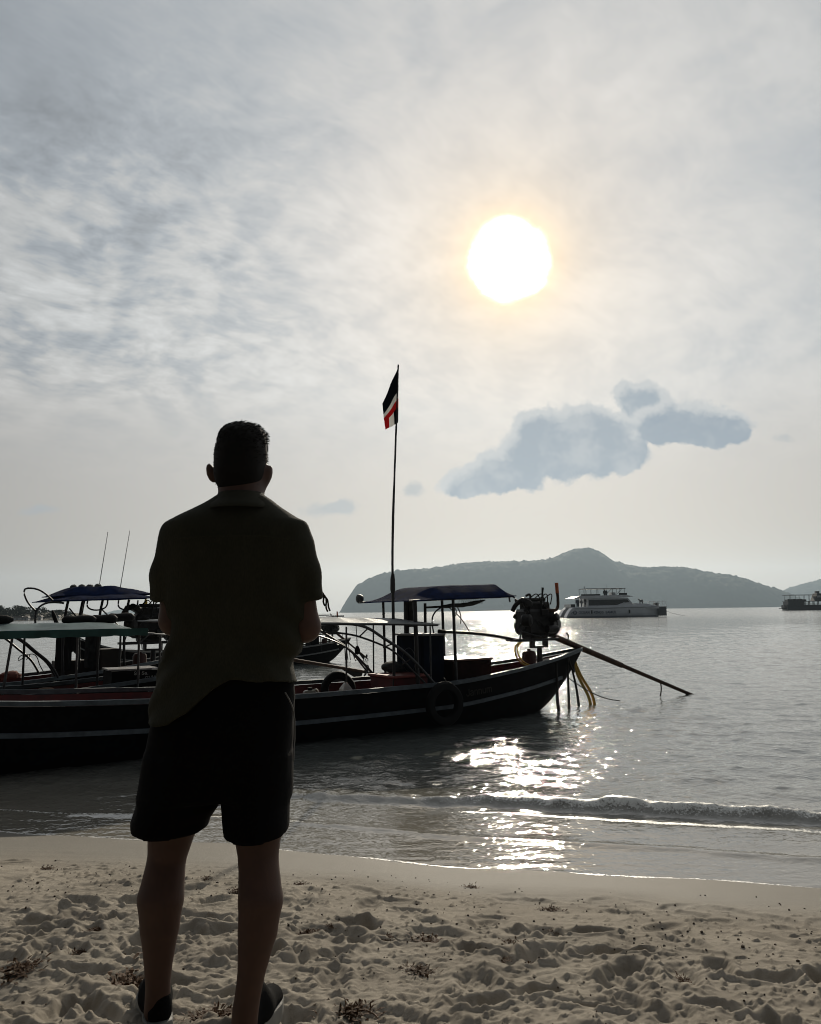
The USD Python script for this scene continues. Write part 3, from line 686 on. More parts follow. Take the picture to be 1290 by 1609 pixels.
# mid-boat awning on bent pipes
canopy("awning_cover", A, -7.1, -3.42, 0.80, 1.535, 1.425, 0.075, PALET, front=0.5, rear=0.35, seed=3, sag=0.02)
pipe("awning_edge_pipe", A, [(-7.0, -0.78, 1.515), (-3.44, -0.78, 1.405)], 0.013, STEEL)
pipe("awning_edge_pipe", A, [(-7.0, 0.78, 1.515), (-3.44, 0.78, 1.405)], 0.013, STEEL)
for y in (-0.78, 0.78):
    pipe("arch_pipe", A, [(-5.6, y, 1.47), (-5.1, y, 1.455), (-4.56, y, 1.39), (-4.35, y, 1.27), (-4.04, y, 1.09), (-3.74, y, 0.84), (-3.44, y, 0.54)], 0.020, STEEL, 40)
    pipe("arch_pipe", A, [(-5.4, y * 0.8, 1.37), (-5.09, y * 0.8, 1.35), (-4.65, y * 0.8, 1.29), (-4.37, y * 0.8, 1.20), (-4.07, y * 0.82, 1.06), (-3.84, y * 0.86, 0.84), (-3.62, y * 0.92, 0.62)], 0.013, STEEL, 40)
    for q in ((-4.56, 1.385, 1.285), (-4.20, 1.17, 1.125), (-3.90, 0.96, 0.885)):
        pipe("arch_rung", A, [(q[0], y, q[1]), (q[0] - 0.04, y * 0.82, q[2])], 0.010, STEEL)
    pipe("awning_post", A, [(-3.56, y * 0.98, 0.5), (-3.56, y * 0.98, 1.41)], 0.011, STEEL)
pipe("awning_post", A, [(-4.48, -0.05, 1.40), (-4.48, -0.05, 0.30)], 0.013, STEEL)
pipe("awning_cross_pipe", A, [(-4.6, -0.78, 1.40), (-4.6, 0, 1.47), (-4.6, 0.78, 1.40)], 0.011, STEEL)
pipe("awning_cross_pipe", A, [(-5.9, -0.78, 1.46), (-5.9, 0, 1.53), (-5.9, 0.78, 1.46)], 0.011, STEEL)
pl = obj("hook_block", moved(revolve([(0, 0), (0.035, 0.02), (0.04, 0.07), (0.02, 0.12), (0, 0.13)], 10), (-4.22, 0.1, 1.0)), RUBBER, A)
pipe("hook_line", A, [(-4.22, 0.1, 1.10), (-4.24, 0.1, 1.45)], 0.006, ROPE)
# flag
fp = pipe("flag_pole", A, [(-3.99, -0.5, 0.5), (-3.99, -0.5, 1.6), (-3.995, -0.5, 2.2), (-3.94, -0.5, 3.6), (-3.86, -0.5, 5.12)], [0.022] * 7 + [0.018] * 6 + [0.014] * 5 + [0.011] * 4, DKPIPE, 22)
obj("pole_sleeve", tube([(-3.992, -0.5, 1.86), (-3.995, -0.5, 1.90), (-3.994, -0.5, 2.04), (-3.99, -0.5, 2.12)], [0.028, 0.036, 0.034, 0.022], 10), DKPIPE, fp)
def flag_strip(a0, a1, nm, mat, b0=0.0, b1=1.0):
    a = np.linspace(a0, a1, 6); bq = np.linspace(b0, b1, 16)
    Aq, Bq = np.meshgrid(a, bq, indexing="ij")
    h0, h1, f0, f1_ = np.array([-3.862, -0.5, 5.08]), np.array([-3.875, -0.5, 4.27]), np.array([-4.165, -0.55, 4.50]), np.array([-4.045, -0.44, 4.16])
    Pq = (1 - Bq)[..., None] * ((1 - Aq)[..., None] * h0 + Aq[..., None] * h1) + Bq[..., None] * ((1 - Aq)[..., None] * f0 + Aq[..., None] * f1_)
    Pq[..., 1] += 0.018 * np.sin(Bq * 7 + Aq * 2.5) * np.sin(np.pi * np.clip(Bq * 1.1, 0, 1)) ; Pq[..., 0] += 0.006 * np.sin(Bq * 9 + Aq * 3)
    v1, f1 = grid(Pq); v2 = v1 + [0, 0.003, 0]
    return obj(nm, (np.vstack([v1, v2]), np.vstack([f1, f1[:, ::-1] + len(v1)])), mat, fp, smooth=True)
def cloth_look(name, rgb):
    g = Graph(); a = g.add("principled_bsdf", base_color=rgb, roughness=0.9, specular_ior_level=0.1); t = g.add("translucent_bsdf", color=tuple(min(1, c * 1.1) for c in rgb))
    mc = g.add("mix_closure", fac=0.45, closure1=f"@{a}.BSDF", closure2=f"@{t}.BSDF")
    return usdkit.material(stage, f"/World/Looks/{name}", g.n, g.l, surface=mc + ".closure")
FN, FW, FR = cloth_look("flag_navy", (0.006, 0.007, 0.016)), cloth_look("flag_white", (0.75, 0.75, 0.74)), cloth_look("flag_red", (0.55, 0.03, 0.035))
for a0, a1, nm, mt, b0, b1 in ((0, 0.42, "flag_navy_band", FN, 0, 1), (0.42, 0.56, "flag_white_band", FW, 0, 1), (0.56, 0.72, "flag_red_band", FR, 0, 1), (0.72, 1.0, "flag_navy_band", FN, 0, 0.34), (0.72, 1.0, "flag_white_band", FW, 0.34, 0.70), (0.72, 1.0, "flag_red_band", FR, 0.70, 1.0)): flag_strip(a0, a1, nm, mt, b0, b1)
lamp = obj("roof_lamp", moved(cat_([revolve([(0, 0), (0.045, 0.01), (0.065, 0.05), (0.06, 0.09), (0, 0.10)], 16)]), (-3.80, 0.66, 1.80), (0, -90, 0)), DKPIPE, A)
pipe("lamp_bracket", A, [(-3.72, 0.66, 1.755), (-3.82, 0.66, 1.755), (-3.82, 0.66, 1.80)], 0.010)
nm_ = meshkit.text_mesh("Jannum", 0.10, 0.004); nm_.apply_transform(trimesh.transformations.rotation_matrix(math.pi / 2, [1, 0, 0])); nm_.apply_transform(trimesh.transformations.rotation_matrix(0.10, [0, 0, 1])); nm_.apply_transform(trimesh.transformations.rotation_matrix(-0.06, [0, 1, 0]))
nm_.apply_translation((-2.95, -0.742, 0.40)); obj("boat_name", nm_, TAN, A, smooth=False)

# ---- the second boat, under the green awning
B = thing("longtail_boat", "long-tail boat under a green and pale awning, second from the beach", "long-tail boat", (-2.4, 12.85, 0), 31.0, "long-tail boats moored off the beach")
hull_parts(B)
canopy("awning_cover", B, -7.6, -1.85, 0.84, 1.40, 1.40, 0.12, look("pale_green_tarp", (0.34, 0.43, 0.43), rough=0.35, vary=0.2, scale=3), front=0.5, rear=0.5, seed=8, sag=0.02)
def valance(b, x0, x1, y, zt, zb, mat):
    xx = np.linspace(x0, x1, 120); rows_ = []
    for f in (0, 0.5, 1.0):
        rows_.append(np.stack([xx, y + np.sign(y) * (0.012 * f * np.sin(xx * 14) + 0.004), zt + (zb - zt) * f - 0.012 * np.abs(np.sin(xx * 11)) * (f == 1)], 1))
    v, f = grid(np.array(rows_)); v2 = v + [0, -np.sign(y) * 0.004, 0]
    obj("valance", (np.vstack([v, v2]), np.vstack([f, f[:, ::-1] + len(v)])), mat, b, smooth=True)
valance(B, -7.6, -1.86, -0.85, 1.425, 1.335, GREENC); valance(B, -7.6, -1.86, 0.85, 1.425, 1.335, GREENC)
for x, y in ((-2.74, -0.80), (-1.95, -0.74), (-3.5, -0.8), (-2.30, 0.2), (-1.62, -0.55), (-1.9, 0.68), (-4.6, -0.8), (-3.2, 0.8)):
    tilt = 0.10 if x == -3.5 else 0.0
    pipe("awning_post", B, [(x - tilt, y, float(SH(x)) - 0.03 if abs(y) > 0.6 else 0.5), (x, y, 1.39 if x < -1.7 else 1.33)], 0.016, STEEL if y < -0.5 else DKPIPE)
pipe("awning_edge_pipe", B, [(-1.9, -0.8, 1.36), (-1.62, -0.55, 1.33), (-1.3, 0.4, 1.36)], 0.013, STEEL)
pipe("awning_brace", B, [(-1.95, -0.74, 1.22), (-1.80, -0.70, 1.34)], 0.010, STEEL)
pipe("mooring_bar", B, [(-2.15, -0.86, 0.42), (-1.50, -0.80, 0.72), (-1.25, -0.75, 0.84)], 0.018, STEEL)
# the dark box with the pale lid and hand-painted words
nbx = obj("deck_locker", manifold3d.Manifold.hull_points(np.array([(x, y + 0.05 * math.cos((x + 1.94) * 5.2), z) for x in np.linspace(-2.24, -1.62, 9) for y, z in ((-0.46, 0.50), (-0.50, 0.845), (0.10, 0.50), (0.10, 0.845))])), BLACK, B)
obj("deck_locker_lid", manifold3d.Manifold.hull_points(np.array([(x, y, z) for x, y0 in ((-2.26, -0.38), (-2.1, -0.46), (-1.9, -0.48), (-1.7, -0.46), (-1.60, -0.36)) for y in (y0, 0.1) for z in (0.847, 0.868)])), look("pale_locker_lid", (0.3, 0.29, 0.29), rough=0.35), nbx)
for tx, x, zz, h in (("SU Sa.", -1.955, 0.785, 0.046), ("0121", -1.80, 0.722, 0.042)):
    t_ = meshkit.text_mesh(tx, h, 0.004); t_.apply_transform(trimesh.transformations.rotation_matrix(math.pi / 2, [1, 0, 0])); t_.apply_transform(trimesh.transformations.rotation_matrix(0.0, [0, 0, 1])); t_.apply_translation((x, -0.506, zz))
    obj("painted_words", t_, LETTER, nbx, smooth=False)

# ---- the third boat, with the blue roof and two aerials
C = thing("longtail_boat", "long-tail boat with a stepped navy roof and two thin aerials, third from the beach", "long-tail boat", (-3.8, 15.0, 0), 35.5, "long-tail boats moored off the beach")
hull_parts(C)
engine(C, seed=5, shaft_end=(3.47, 0, 0.39), tiller_end=None, hose=False)
canopy("roof_canopy", C, -2.72, -0.95, 0.78, 1.845, 1.895, 0.10, NAVY, front=0.35, rear=0.5, seed=12)
canopy("roof_top_cover", C, -2.62, -1.02, 0.52, 1.925, 1.965, 0.145, NAVY, front=0.42, rear=0.62, seed=14)
for k in range(4):
    bl = trimesh.creation.icosphere(2, 0.055); bl.vertices += (fbm(bl.vertices * 30 + k * 7, 3)[:, None] - 0.5) * 0.05; bl.apply_scale([1.0, 1.4, 0.7])
    obj("roof_bundle", moved(bl, (-2.25 + 0.13 * k, -0.05, 2.075 + 0.006 * k)), CLOTH, C)
for a, c in (((-1.83, 0, 2.06), (-1.71, 0, 3.02)), ((-1.48, 0, 2.03), (-1.34, 0, 3.06))): pipe("aerial", C, [a, c], [0.007, 0.0045])
for x, y in ((-2.40, -0.3), (-2.1, 0.0), (-2.05, 0.1), (-1.78, 0.0), (-1.4, -0.2)):
    pipe("roof_post", C, [(x, y, 0.4), (x, y, 1.75), (x + 0.02, y, 1.86)], 0.022 if x != -2.05 else 0.016)
pipe("roof_frame", C, [(-2.95, -0.8, 1.42), (-2.93, -0.8, 1.72), (-2.86, -0.78, 1.78), (-2.55, -0.76, 1.80)], 0.016)
pipe("roof_frame", C, [(-2.94, -0.8, 1.66), (-3.13, -0.8, 1.93), (-3.13, -0.8, 2.01), (-3.05, -0.8, 2.03), (-2.72, -0.78, 1.84)], 0.014)
for x in (-2.0, -1.5): pipe("roof_frame", C, [(x - 0.08, -0.3, 1.85), (x - 0.08, -0.3, 1.75), (x + 0.22, -0.3, 1.75), (x + 0.24, -0.3, 1.85)], 0.013, n=30)
for a, c in (((-2.36, -0.3, 1.72), (-2.1, -0.1, 1.46)), ((-1.95, -0.1, 1.46), (-2.1, 0, 1.60)), ((-1.77, 0, 1.70), (-1.48, 0, 1.42))): pipe("roof_brace", C, [a, c], 0.012)
for y in (-0.8, -0.62, 0.62):
    pipe("arch_pipe", C, [(-4.2, y, 1.34), (-3.5, y, 1.33), (-3.2, y, 1.28), (-2.94, y, 1.07), (-2.75, y, 0.90), (-2.6, y, 0.66)], 0.018, DKPIPE, 30)
for x in (-2.46, -2.0):
    zz = np.linspace(1.34, 0.72, 10); xx = np.linspace(0, 0.26, 14)
    Z_, X_ = np.meshgrid(zz, xx, indexing="ij")
    V_ = np.stack([x + X_, 0.1 + 0.025 * np.sin(X_ * 46 + Z_ * 3), Z_ + 0.02 * np.sin(X_ * 30)], -1)
    v1, f1 = grid(V_)
    obj("curtain", (np.vstack([v1, v1 + [0, 0.01, 0]]), np.vstack([f1, f1[:, ::-1] + len(v1)])), CLOTH if x > -2.3 else look("black_cloth", (0.015, 0.015, 0.016), rough=0.95), C, smooth=True)
obj("cabin_box", box(-2.44, -1.80, 0.14, 0.45, 0.3, 0.86, 0.01), look("dark_timber", (0.03, 0.024, 0.018), rough=0.8), C)
obj("cabin_ledge", box(-2.42, -1.78, -0.1, 0.45, 1.345, 1.375, 0.006), look("dark_timber", (0.03, 0.024, 0.018)), C)
obj("deck_box", box(-1.80, -1.46, -0.15, 0.3, 0.3, 1.04, 0.01), look("dark_timber", (0.03, 0.024, 0.018)), C)
pipe("guard_line", C, [(-3.05, -0.7, 0.95), (-3.0, -0.7, 1.0), (-3.14, -0.7, 1.0), (-3.16, -0.7, 0.95), (-2.98, -0.7, 1.03), (-2.9, -0.7, 0.98), (-2.87, -0.7, 0.9), (-2.8, -0.7, 0.76)], 0.007, ROPE, 40)
pn = pipe("pennant_pole", C, [(-0.98, 0.3, 1.0), (-1.01, 0.3, 1.5), (-0.93, 0.3, 1.95)], 0.007)
pv = np.array([(-0.935, 0.3, 1.93), (-0.90, 0.31, 1.82), (-0.915, 0.3, 1.74), (-1.0, 0.3, 1.60), (-0.98, 0.3, 1.72)]); fcs = np.array([[0, 1, 4], [1, 2, 4], [2, 3, 4]])
obj("pennant", (np.vstack([pv, pv + [0, 0.004, 0]]), np.vstack([fcs, fcs[:, ::-1] + 5])), cloth_look("pennant_yellow", (0.34, 0.28, 0.06)), pn, smooth=False)

# ---- the far boat to the right of the man
D = thing("longtail_boat", "small dark long-tail boat farther out, seen between the man and the navy roofed boat", "long-tail boat", (-2.07, 27.6, 0), 33.0, "long-tail boats moored off the beach")
UsdGeom.Xformable(D).AddScaleOp().Set(Gf.Vec3f(0.8))
hull_parts(D, trim=look("weathered_grey_trim", (0.16, 0.165, 0.16), rough=0.7), inside=look("dark_inside", (0.05, 0.02, 0.018), rough=0.8))
engine(D, seed=9, shaft_end=(0.75, 0, 0.12), tiller_end=None, hose=False, ex=-1.0)
canopy("roof_canopy", D, -4.2, -1.25, 0.75, 1.46, 1.50, 0.10, PALET, front=0.5, rear=0.3, seed=22)
for x, y in ((-1.6, -0.5), (-2.6, -0.68), (-1.7, 0.5), (-2.7, 0.68)): pipe("roof_post", D, [(x, y, 0.45), (x, y, 1.5)], 0.02)
obj("cabinet", box(-1.9, -1.55, -0.25, 0.3, 0.35, 1.32, 0.01), BLACK, D)
obj("hanging_cloth", box(-2.62, -2.34, -0.05, 0.02, 0.75, 1.42, 0.02), look("black_cloth", (0.015, 0.015, 0.016)), D)
for k in range(3): pipe("stern_line", D, [(-0.1 - 0.1 * k, 0, 0.84), (-0.05 - 0.1 * k, 0, 0.5), (0.02 - 0.12 * k, 0, 0.03)], 0.016, ROPE)

# ---- loose things on and around the boats
def on_boat(P, lx, ly, lz):
    X = np.array(UsdGeom.Xformable(P).GetLocalTransformation()).T
    return (X @ [lx, ly, lz, 1])[:3]
def rope(b, pts, r, mat, label, cat="rope", group="ropes hanging from the stern of the nearest boat", name="mooring_rope", n=26):
    w = np.array([on_boat(b, *p) for p in pts]); w = curve(w, n)
    t = thing(name, label, cat, w[0], 0, group)
    obj("strand", tube(w - w[0], r, 8), mat, t)
    return t
rope(A, [(-0.19, -0.05, 0.80), (-0.16, -0.05, 0.68), (0.05, 0, 0.35), (0.20, 0, 0.10), (0.24, 0, -0.05)], np.linspace(0.024, 0.026, 26), YELLOW, "thick yellow rope hanging straight from the stern tip into the water, left of its pair")
rope(A, [(-0.17, -0.05, 0.80), (-0.12, -0.05, 0.68), (0.11, 0, 0.38), (0.29, 0, 0.12), (0.33, 0, -0.05)], np.linspace(0.022, 0.026, 26), YELLOW, "thick yellow rope hanging from the stern tip into the water, right of its pair")
rope(A, [(-0.25, -0.03, 0.86), (-0.22, -0.03, 0.7), (-0.10, 0, 0.35), (-0.04, 0, -0.05)], np.linspace(0.012, 0.024, 26), ROPE, "dark rope hanging just left of the yellow ropes at the stern")
rope(A, [(-0.50, -0.26, 0.80), (-0.50, -0.24, 0.5), (-0.50, -0.24, 0.2), (-0.50, -0.24, -0.05)], np.linspace(0.010, 0.026, 26), ROPE, "dark plumb rope with a thick end under the overhanging stern")
rope(A, [(-0.86, -0.36, 0.76), (-0.86, -0.36, 0.4), (-0.84, -0.34, 0.15), (-0.80, -0.33, -0.05)], np.linspace(0.016, 0.030, 26), ROPE, "short dark rope close against the hull where the stern lifts from the water")
rope(A, [(-0.46, -0.22, 0.82), (-0.40, -0.22, 0.66), (-0.32, -0.2, 0.585), (-0.25, -0.12, 0.64), (-0.19, -0.05, 0.78)], 0.017, ROPE, "slack loop of dark rope slung below the stern tip")
rope(A, [(-0.47, -0.2, 0.50), (-0.1, -0.25, 0.28), (0.3, -0.3, 0.12), (0.62, -0.3, 0.06)], 0.008, ROPE, "thin line running from the stern down to the water on the right")
rope(A, [(2.0, 0, 0.29), (2.02, 0.0, 0.16), (1.98, 0, 0.02)], 0.012, look("wet_weed", (0.03, 0.022, 0.01), rough=0.6), "strand of weed dangling from the tail shaft near the water", "seaweed", None, "seaweed_strand")
def tyre(pos, rot, label, R=0.26, r=0.085, group=None, cat="tyre"):
    t = thing("tyre_fender", label, cat, pos, 0, group)
    obj("tread", moved(tyre_mesh(R, r), rot=rot), RUBBER, t); return t
t = tyre(on_boat(A, -3.50, -0.99, 0.36), (90, 0, 33.4), "black tyre hung as a fender on the side of the nearest boat", 0.235, 0.065)
obj("hanging_line", tube(curve([(0, 0, 0.24), (0.02, 0.05, 0.3), (0.0, 0.12, 0.33)], 8), 0.010, 6), ROPE, t)
t = tyre(on_boat(A, -4.30, 0.52, 0.50), (78, 0, 20), "black tyre standing inside the nearest boat, left of the red box", 0.20, 0.06)
t = thing("red_box", "dull red wooden box with a lid in front of the navy cabinet", "box", on_boat(A, -3.72, -0.18, 0.11), 33.4)
obj("box_body", box(-0.28, 0.26, -0.36, 0.30, 0, 0.585, 0.01), REDP, t); obj("box_lid", box(-0.31, 0.28, -0.385, 0.325, 0.586, 0.62, 0.008), look("faded_red_lid", (0.24, 0.06, 0.05), rough=0.5), t)
t = thing("coiled_sack", "black sack lying on the red box against the navy cabinet", "sack", on_boat(A, -3.62, 0.12, 0.733), 30)
sk = trimesh.creation.icosphere(3, 0.16); sk.vertices += (fbm(sk.vertices * 9, 3)[:, None] - 0.5) * 0.06; sk.apply_scale([1.1, 1.0, 0.5]); sk.apply_translation((0, 0, 0.07)); obj("sack_cloth", sk, CLOTH, t)
t = thing("water_bottle", "cloudy plastic jerrycan with a dark cap standing beside the man's hip, in the nearest boat", "jerrycan", on_boat(A, -5.22, -0.42, 0.38), 20)
obj("can_body", box(-0.085, 0.085, -0.06, 0.06, 0, 0.23, 0.025), look("cloudy_plastic", (0.22, 0.21, 0.17), rough=0.4), t); obj("cap", moved(revolve([(0, 0), (0.028, 0), (0.028, 0.035), (0, 0.036)], 12), (0, 0, 0.231)), RUBBER, t); obj("handle", tube(curve([(0.03, 0, 0.225), (0.09, 0, 0.235), (0.12, 0, 0.17), (0.11, 0, 0.02)], 16), 0.008), WHITEP, t)
t = thing("white_bailer", "white plastic bailer tilted in the nearest boat, below the arched pipes", "bailer", on_boat(A, -4.52, -0.10, 0.42), 33.4)
obj("scoop", loft(np.array([[[0.02 * c, 0.02 * s, 0.22] for c, s in ((1, 1), (-1, 1), (-1, -1), (1, -1))], [[0.07 * c, 0.06 * s, 0.14] for c, s in ((1, 1), (-1, 1), (-1, -1), (1, -1))], [[0.03 + 0.12 * c, 0.07 * s, 0.0] for c, s in ((1, 1), (-1, 1), (-1, -1), (1, -1))]])), WHITEP, t, smooth=False)
t = thing("washing_basin", "pale brown upturned basket in the second boat, low at the left", "basket", on_boat(B, -3.05, -0.45, 0.50), 0)
obj("weave", revolve([(0.27, 0), (0.26, 0.03), (0.18, 0.11), (0.08, 0.17), (0.0, 0.18)], 26), look("pale_basket", (0.36, 0.22, 0.16), rough=0.8, scale=30), t)
t = thing("plastic_basin", "small grey upturned basin in the second boat by the bright awning post", "basin", on_boat(B, -2.79, -0.5, 0.55), 0)
obj("bowl", revolve([(0.14, 0), (0.13, 0.05), (0.10, 0.09), (0.0, 0.10)], 24), look("grey_plastic", (0.3, 0.3, 0.29), rough=0.4), t)
t = thing("coral_cloth", "salmon pink cloth bunched on the third boat's side at the far left", "cloth", on_boat(C, -3.22, -0.45, 0.70), 0)
ck = trimesh.creation.icosphere(3, 0.12); ck.vertices += (fbm(ck.vertices * 14, 3)[:, None] - 0.5) * 0.08; ck.apply_scale([1.3, 1.0, 0.6]); obj("folds", ck, look("salmon_cloth", (0.15, 0.045, 0.035), rough=0.95), t)
def fender(b, x0, x1, y, z, r, label):
    p0 = on_boat(b, x0, y, z); p1 = on_boat(b, x1, y, z + 0.01)
    t = thing("roll_fender", label, "fender", p0, 0, "black fenders lying on the green awning")
    L = np.linalg.norm(p1 - p0); u_ = np.linspace(0, 1, 16)
    rr = r * np.clip(np.sin(np.pi * np.clip(u_, 0.02, 0.98)) * 3.2, 0, 1) ** 0.6
    obj("padding", tube(u_[:, None] * (p1 - p0) + np.array([0, 0, 0.012]) * np.sin(u_ * 12)[:, None] * 0.3, rr, 14), RUBBER, t)
fender(B, -4.3, -3.46, -0.35, 1.555, 0.065, "black padded roll on the awning at the left edge of the picture")
fender(B, -2.86, -2.42, -0.25, 1.54, 0.06, "black padded roll on the awning under the blue roof's posts")
fender(B, -2.48, -2.12, -0.15, 1.545, 0.062, "black padded roll in the middle of the awning, right of another")
fender(B, -2.18, -1.80, 0.25, 1.565, 0.062, "black padded roll nearest the right end of the awning")

# ------------------------------------------------------------------ the man
MY = 2.46
def surface_nets(Fv, o, h):
    s = Fv < 0
    nx, ny, nz = Fv.shape
    cnt = np.zeros((nx - 1, ny - 1, nz - 1)); acc = np.zeros((nx - 1, ny - 1, nz - 1, 3))
    for ax in range(3):
        a = [slice(None)] * 3; b = [slice(None)] * 3; a[ax] = slice(0, -1); b[ax] = slice(1, None)
        f0, f1 = Fv[tuple(a)], Fv[tuple(b)]
        cr = (f0 < 0) != (f1 < 0)
        t = np.where(cr, f0 / np.where(cr, f0 - f1, 1), 0)
        o1, o2 = [k for k in range(3) if k != ax]
        for i in (0, 1):
            for j in (0, 1):
                sl = [slice(None)] * 3
                sl[o1] = slice(i, Fv.shape[o1] - 1 + i); sl[o2] = slice(j, Fv.shape[o2] - 1 + j)
                c = cr[tuple(sl)]; tt = t[tuple(sl)]
                cnt += c
                acc[..., ax] += c * tt; acc[..., o1] += c * i; acc[..., o2] += c * j
    act = cnt > 0
    idx = -np.ones(act.shape, int); idx[act] = np.arange(act.sum())
    base = np.stack(np.nonzero(act), 1)
    v = o + h * (base + acc[act] / cnt[act][:, None])
    faces = []
    for ax in range(3):
        o1, o2 = (ax + 1) % 3, (ax + 2) % 3
        a = [slice(None)] * 3; b = [slice(None)] * 3
        a[ax] = slice(0, -1); b[ax] = slice(1, None)
        for k in (o1, o2): a[k] = slice(1, -1); b[k] = slice(1, -1)
        f0, f1 = s[tuple(a)], s[tuple(b)]
        e = np.nonzero(f0 != f1); inside0 = f0[e]
        p = np.stack(e, 1); p[:, o1] += 1; p[:, o2] += 1
        def cell(d1, d2):
            q = p.copy(); q[:, o1] += d1; q[:, o2] += d2
            return idx[q[:, 0], q[:, 1], q[:, 2]]
        q = np.stack([cell(-1, -1), cell(0, -1), cell(0, 0), cell(-1, 0)], 1)
        q = np.where(inside0[:, None], q, q[:, ::-1])
        faces.append(q)
    q = np.vstack(faces); q = q[(q >= 0).all(1)]
    return trimesh.Trimesh(v, np.vstack([q[:, [0, 1, 2]], q[:, [0, 2, 3]]]), process=False)
class Field:
    """a distance field on a box, filled piece by piece"""
    def __init__(s, lo, hi, h):
        s.lo, s.h = np.array(lo, float), h
        n = np.ceil((np.array(hi) - lo) / h).astype(int) + 1
        s.F = np.full(n, 0.5); s.ax = [s.lo[k] + h * np.arange(n[k]) for k in range(3)]
    def sub(s, lo, hi):
        sl = []
        for k in range(3):
            a = max(0, int(np.floor((lo[k] - s.lo[k]) / s.h))); b = min(s.F.shape[k], int(np.ceil((hi[k] - s.lo[k]) / s.h)) + 1)
            sl.append(slice(a, max(b, a + 1)))
        P = np.stack(np.meshgrid(*[s.ax[k][sl[k]] for k in range(3)], indexing="ij"), -1)
        return tuple(sl), P
    def add(s, fn, lo, hi, k=0.02):
        sl, P = s.sub(np.array(lo) - k * 2 - 0.02, np.array(hi) + k * 2 + 0.02)
        d = fn(P); f = s.F[sl]
        hh = np.clip(0.5 + 0.5 * (f - d) / max(k, 1e-6), 0, 1)
        s.F[sl] = f * (1 - hh) + d * hh - k * hh * (1 - hh)
    def cone(s, a, b, ra, rb, k=0.02, flat=None):
        a, b = np.array(a, float), np.array(b, float); ba = b - a; L2 = ba @ ba
        def fn(P):
            t = np.clip(((P - a) @ ba) / L2, 0, 1)
            q = P - a - t[..., None] * ba
            if flat is not None: q = q / flat
            return np.linalg.norm(q, axis=-1) - (ra + (rb - ra) * t)
        R = max(ra, rb) * (1 if flat is None else max(flat)); s.add(fn, np.minimum(a, b) - R, np.maximum(a, b) + R, k)
    def ell(s, c, r, k=0.02, rot=0.0):
        c, r = np.array(c, float), np.array(r, float)
        def fn(P):
            q = P - c
            if rot:
                co, si = math.cos(rot), math.sin(rot); q = np.stack([q[..., 0] * co + q[..., 2] * si, q[..., 1], -q[..., 0] * si + q[..., 2] * co], -1)
            return (np.linalg.norm(q / r, axis=-1) - 1) * r.min()
        m_ = r.max() if rot else r; s.add(fn, c - m_, c + m_, k)
    def mesh(s, smooth=6):
        m_ = surface_nets(s.F, s.lo, s.h)
        if smooth:
            e = m_.edges_unique; v = m_.vertices.view(np.ndarray).copy(); deg = np.bincount(e.ravel(), minlength=len(v)).astype(float)[:, None]
            for k in range(smooth):
                for lam in (0.5, -0.42):
                    a = np.zeros_like(v); np.add.at(a, e[:, 0], v[e[:, 1]]); np.add.at(a, e[:, 1], v[e[:, 0]])
                    v = np.where(deg > 2, v + lam * (a / np.maximum(deg, 1) - v), v)
            m_ = trimesh.Trimesh(v, m_.faces, process=False)
        return m_
def W(px, py, dy=0.0):
    return at(px, py, MY + dy)
MB = W(350, 1600); MB[2] = 0.425
person = thing("person", "man seen from behind in an olive short-sleeved shirt and black shorts, looking out to sea", "person", MB)
def L(px, py, dy=0.0): return W(px, py, dy) - MB
# --- body
b = Field((-0.32, -0.22, -0.03), (0.38, 0.46, 1.80), 0.0058)
hc = L(379, 722, 0.035)
b.ell(hc, (0.0765, 0.096, 0.100), 0.02)
b.ell(hc + [0.002, 0.040, -0.055], (0.058, 0.062, 0.072), 0.04)
b.ell(hc + [0.004, 0.078, -0.098], (0.030, 0.022, 0.022), 0.03)
b.cone(hc + [0.003, 0.098, -0.005], hc + [0.004, 0.122, -0.042], 0.009, 0.014, 0.012)
for s_ in (-1, 1):
    b.ell(hc + [0.003 + s_ * 0.030, 0.082, -0.006], (0.016, 0.012, 0.010), 0.006)
    b.ell(hc + [0.003 + s_ * 0.030, 0.088, 0.014], (0.024, 0.010, 0.007), 0.010)
b.ell(hc + [0.004, 0.098, -0.074], (0.024, 0.012, 0.007), 0.006)
b.ell(L(331.5, 743, 0.03), (0.0135, 0.019, 0.031), 0.008, rot=0.26)
b.ell(L(421, 746, 0.03), (0.0135, 0.019, 0.031), 0.008, rot=-0.26)
b.cone(L(379, 745, 0.02), L(378, 815, -0.01), 0.066, 0.070, 0.03)
b.cone(L(292, 870), L(455, 870), 0.055, 0.055, 0.04, flat=(1, 1.0, 0.9))
b.cone(L(372, 850), L(368, 960), 0.105, 0.105, 0.05, flat=(1.35, 0.9, 1))
b.cone(L(368, 960), L(355, 1090), 0.105, 0.105, 0.05, flat=(1.25, 0.9, 1))
b.cone(L(350, 1090), L(345, 1180), 0.105, 0.105, 0.05, flat=(1.3, 0.95, 1))
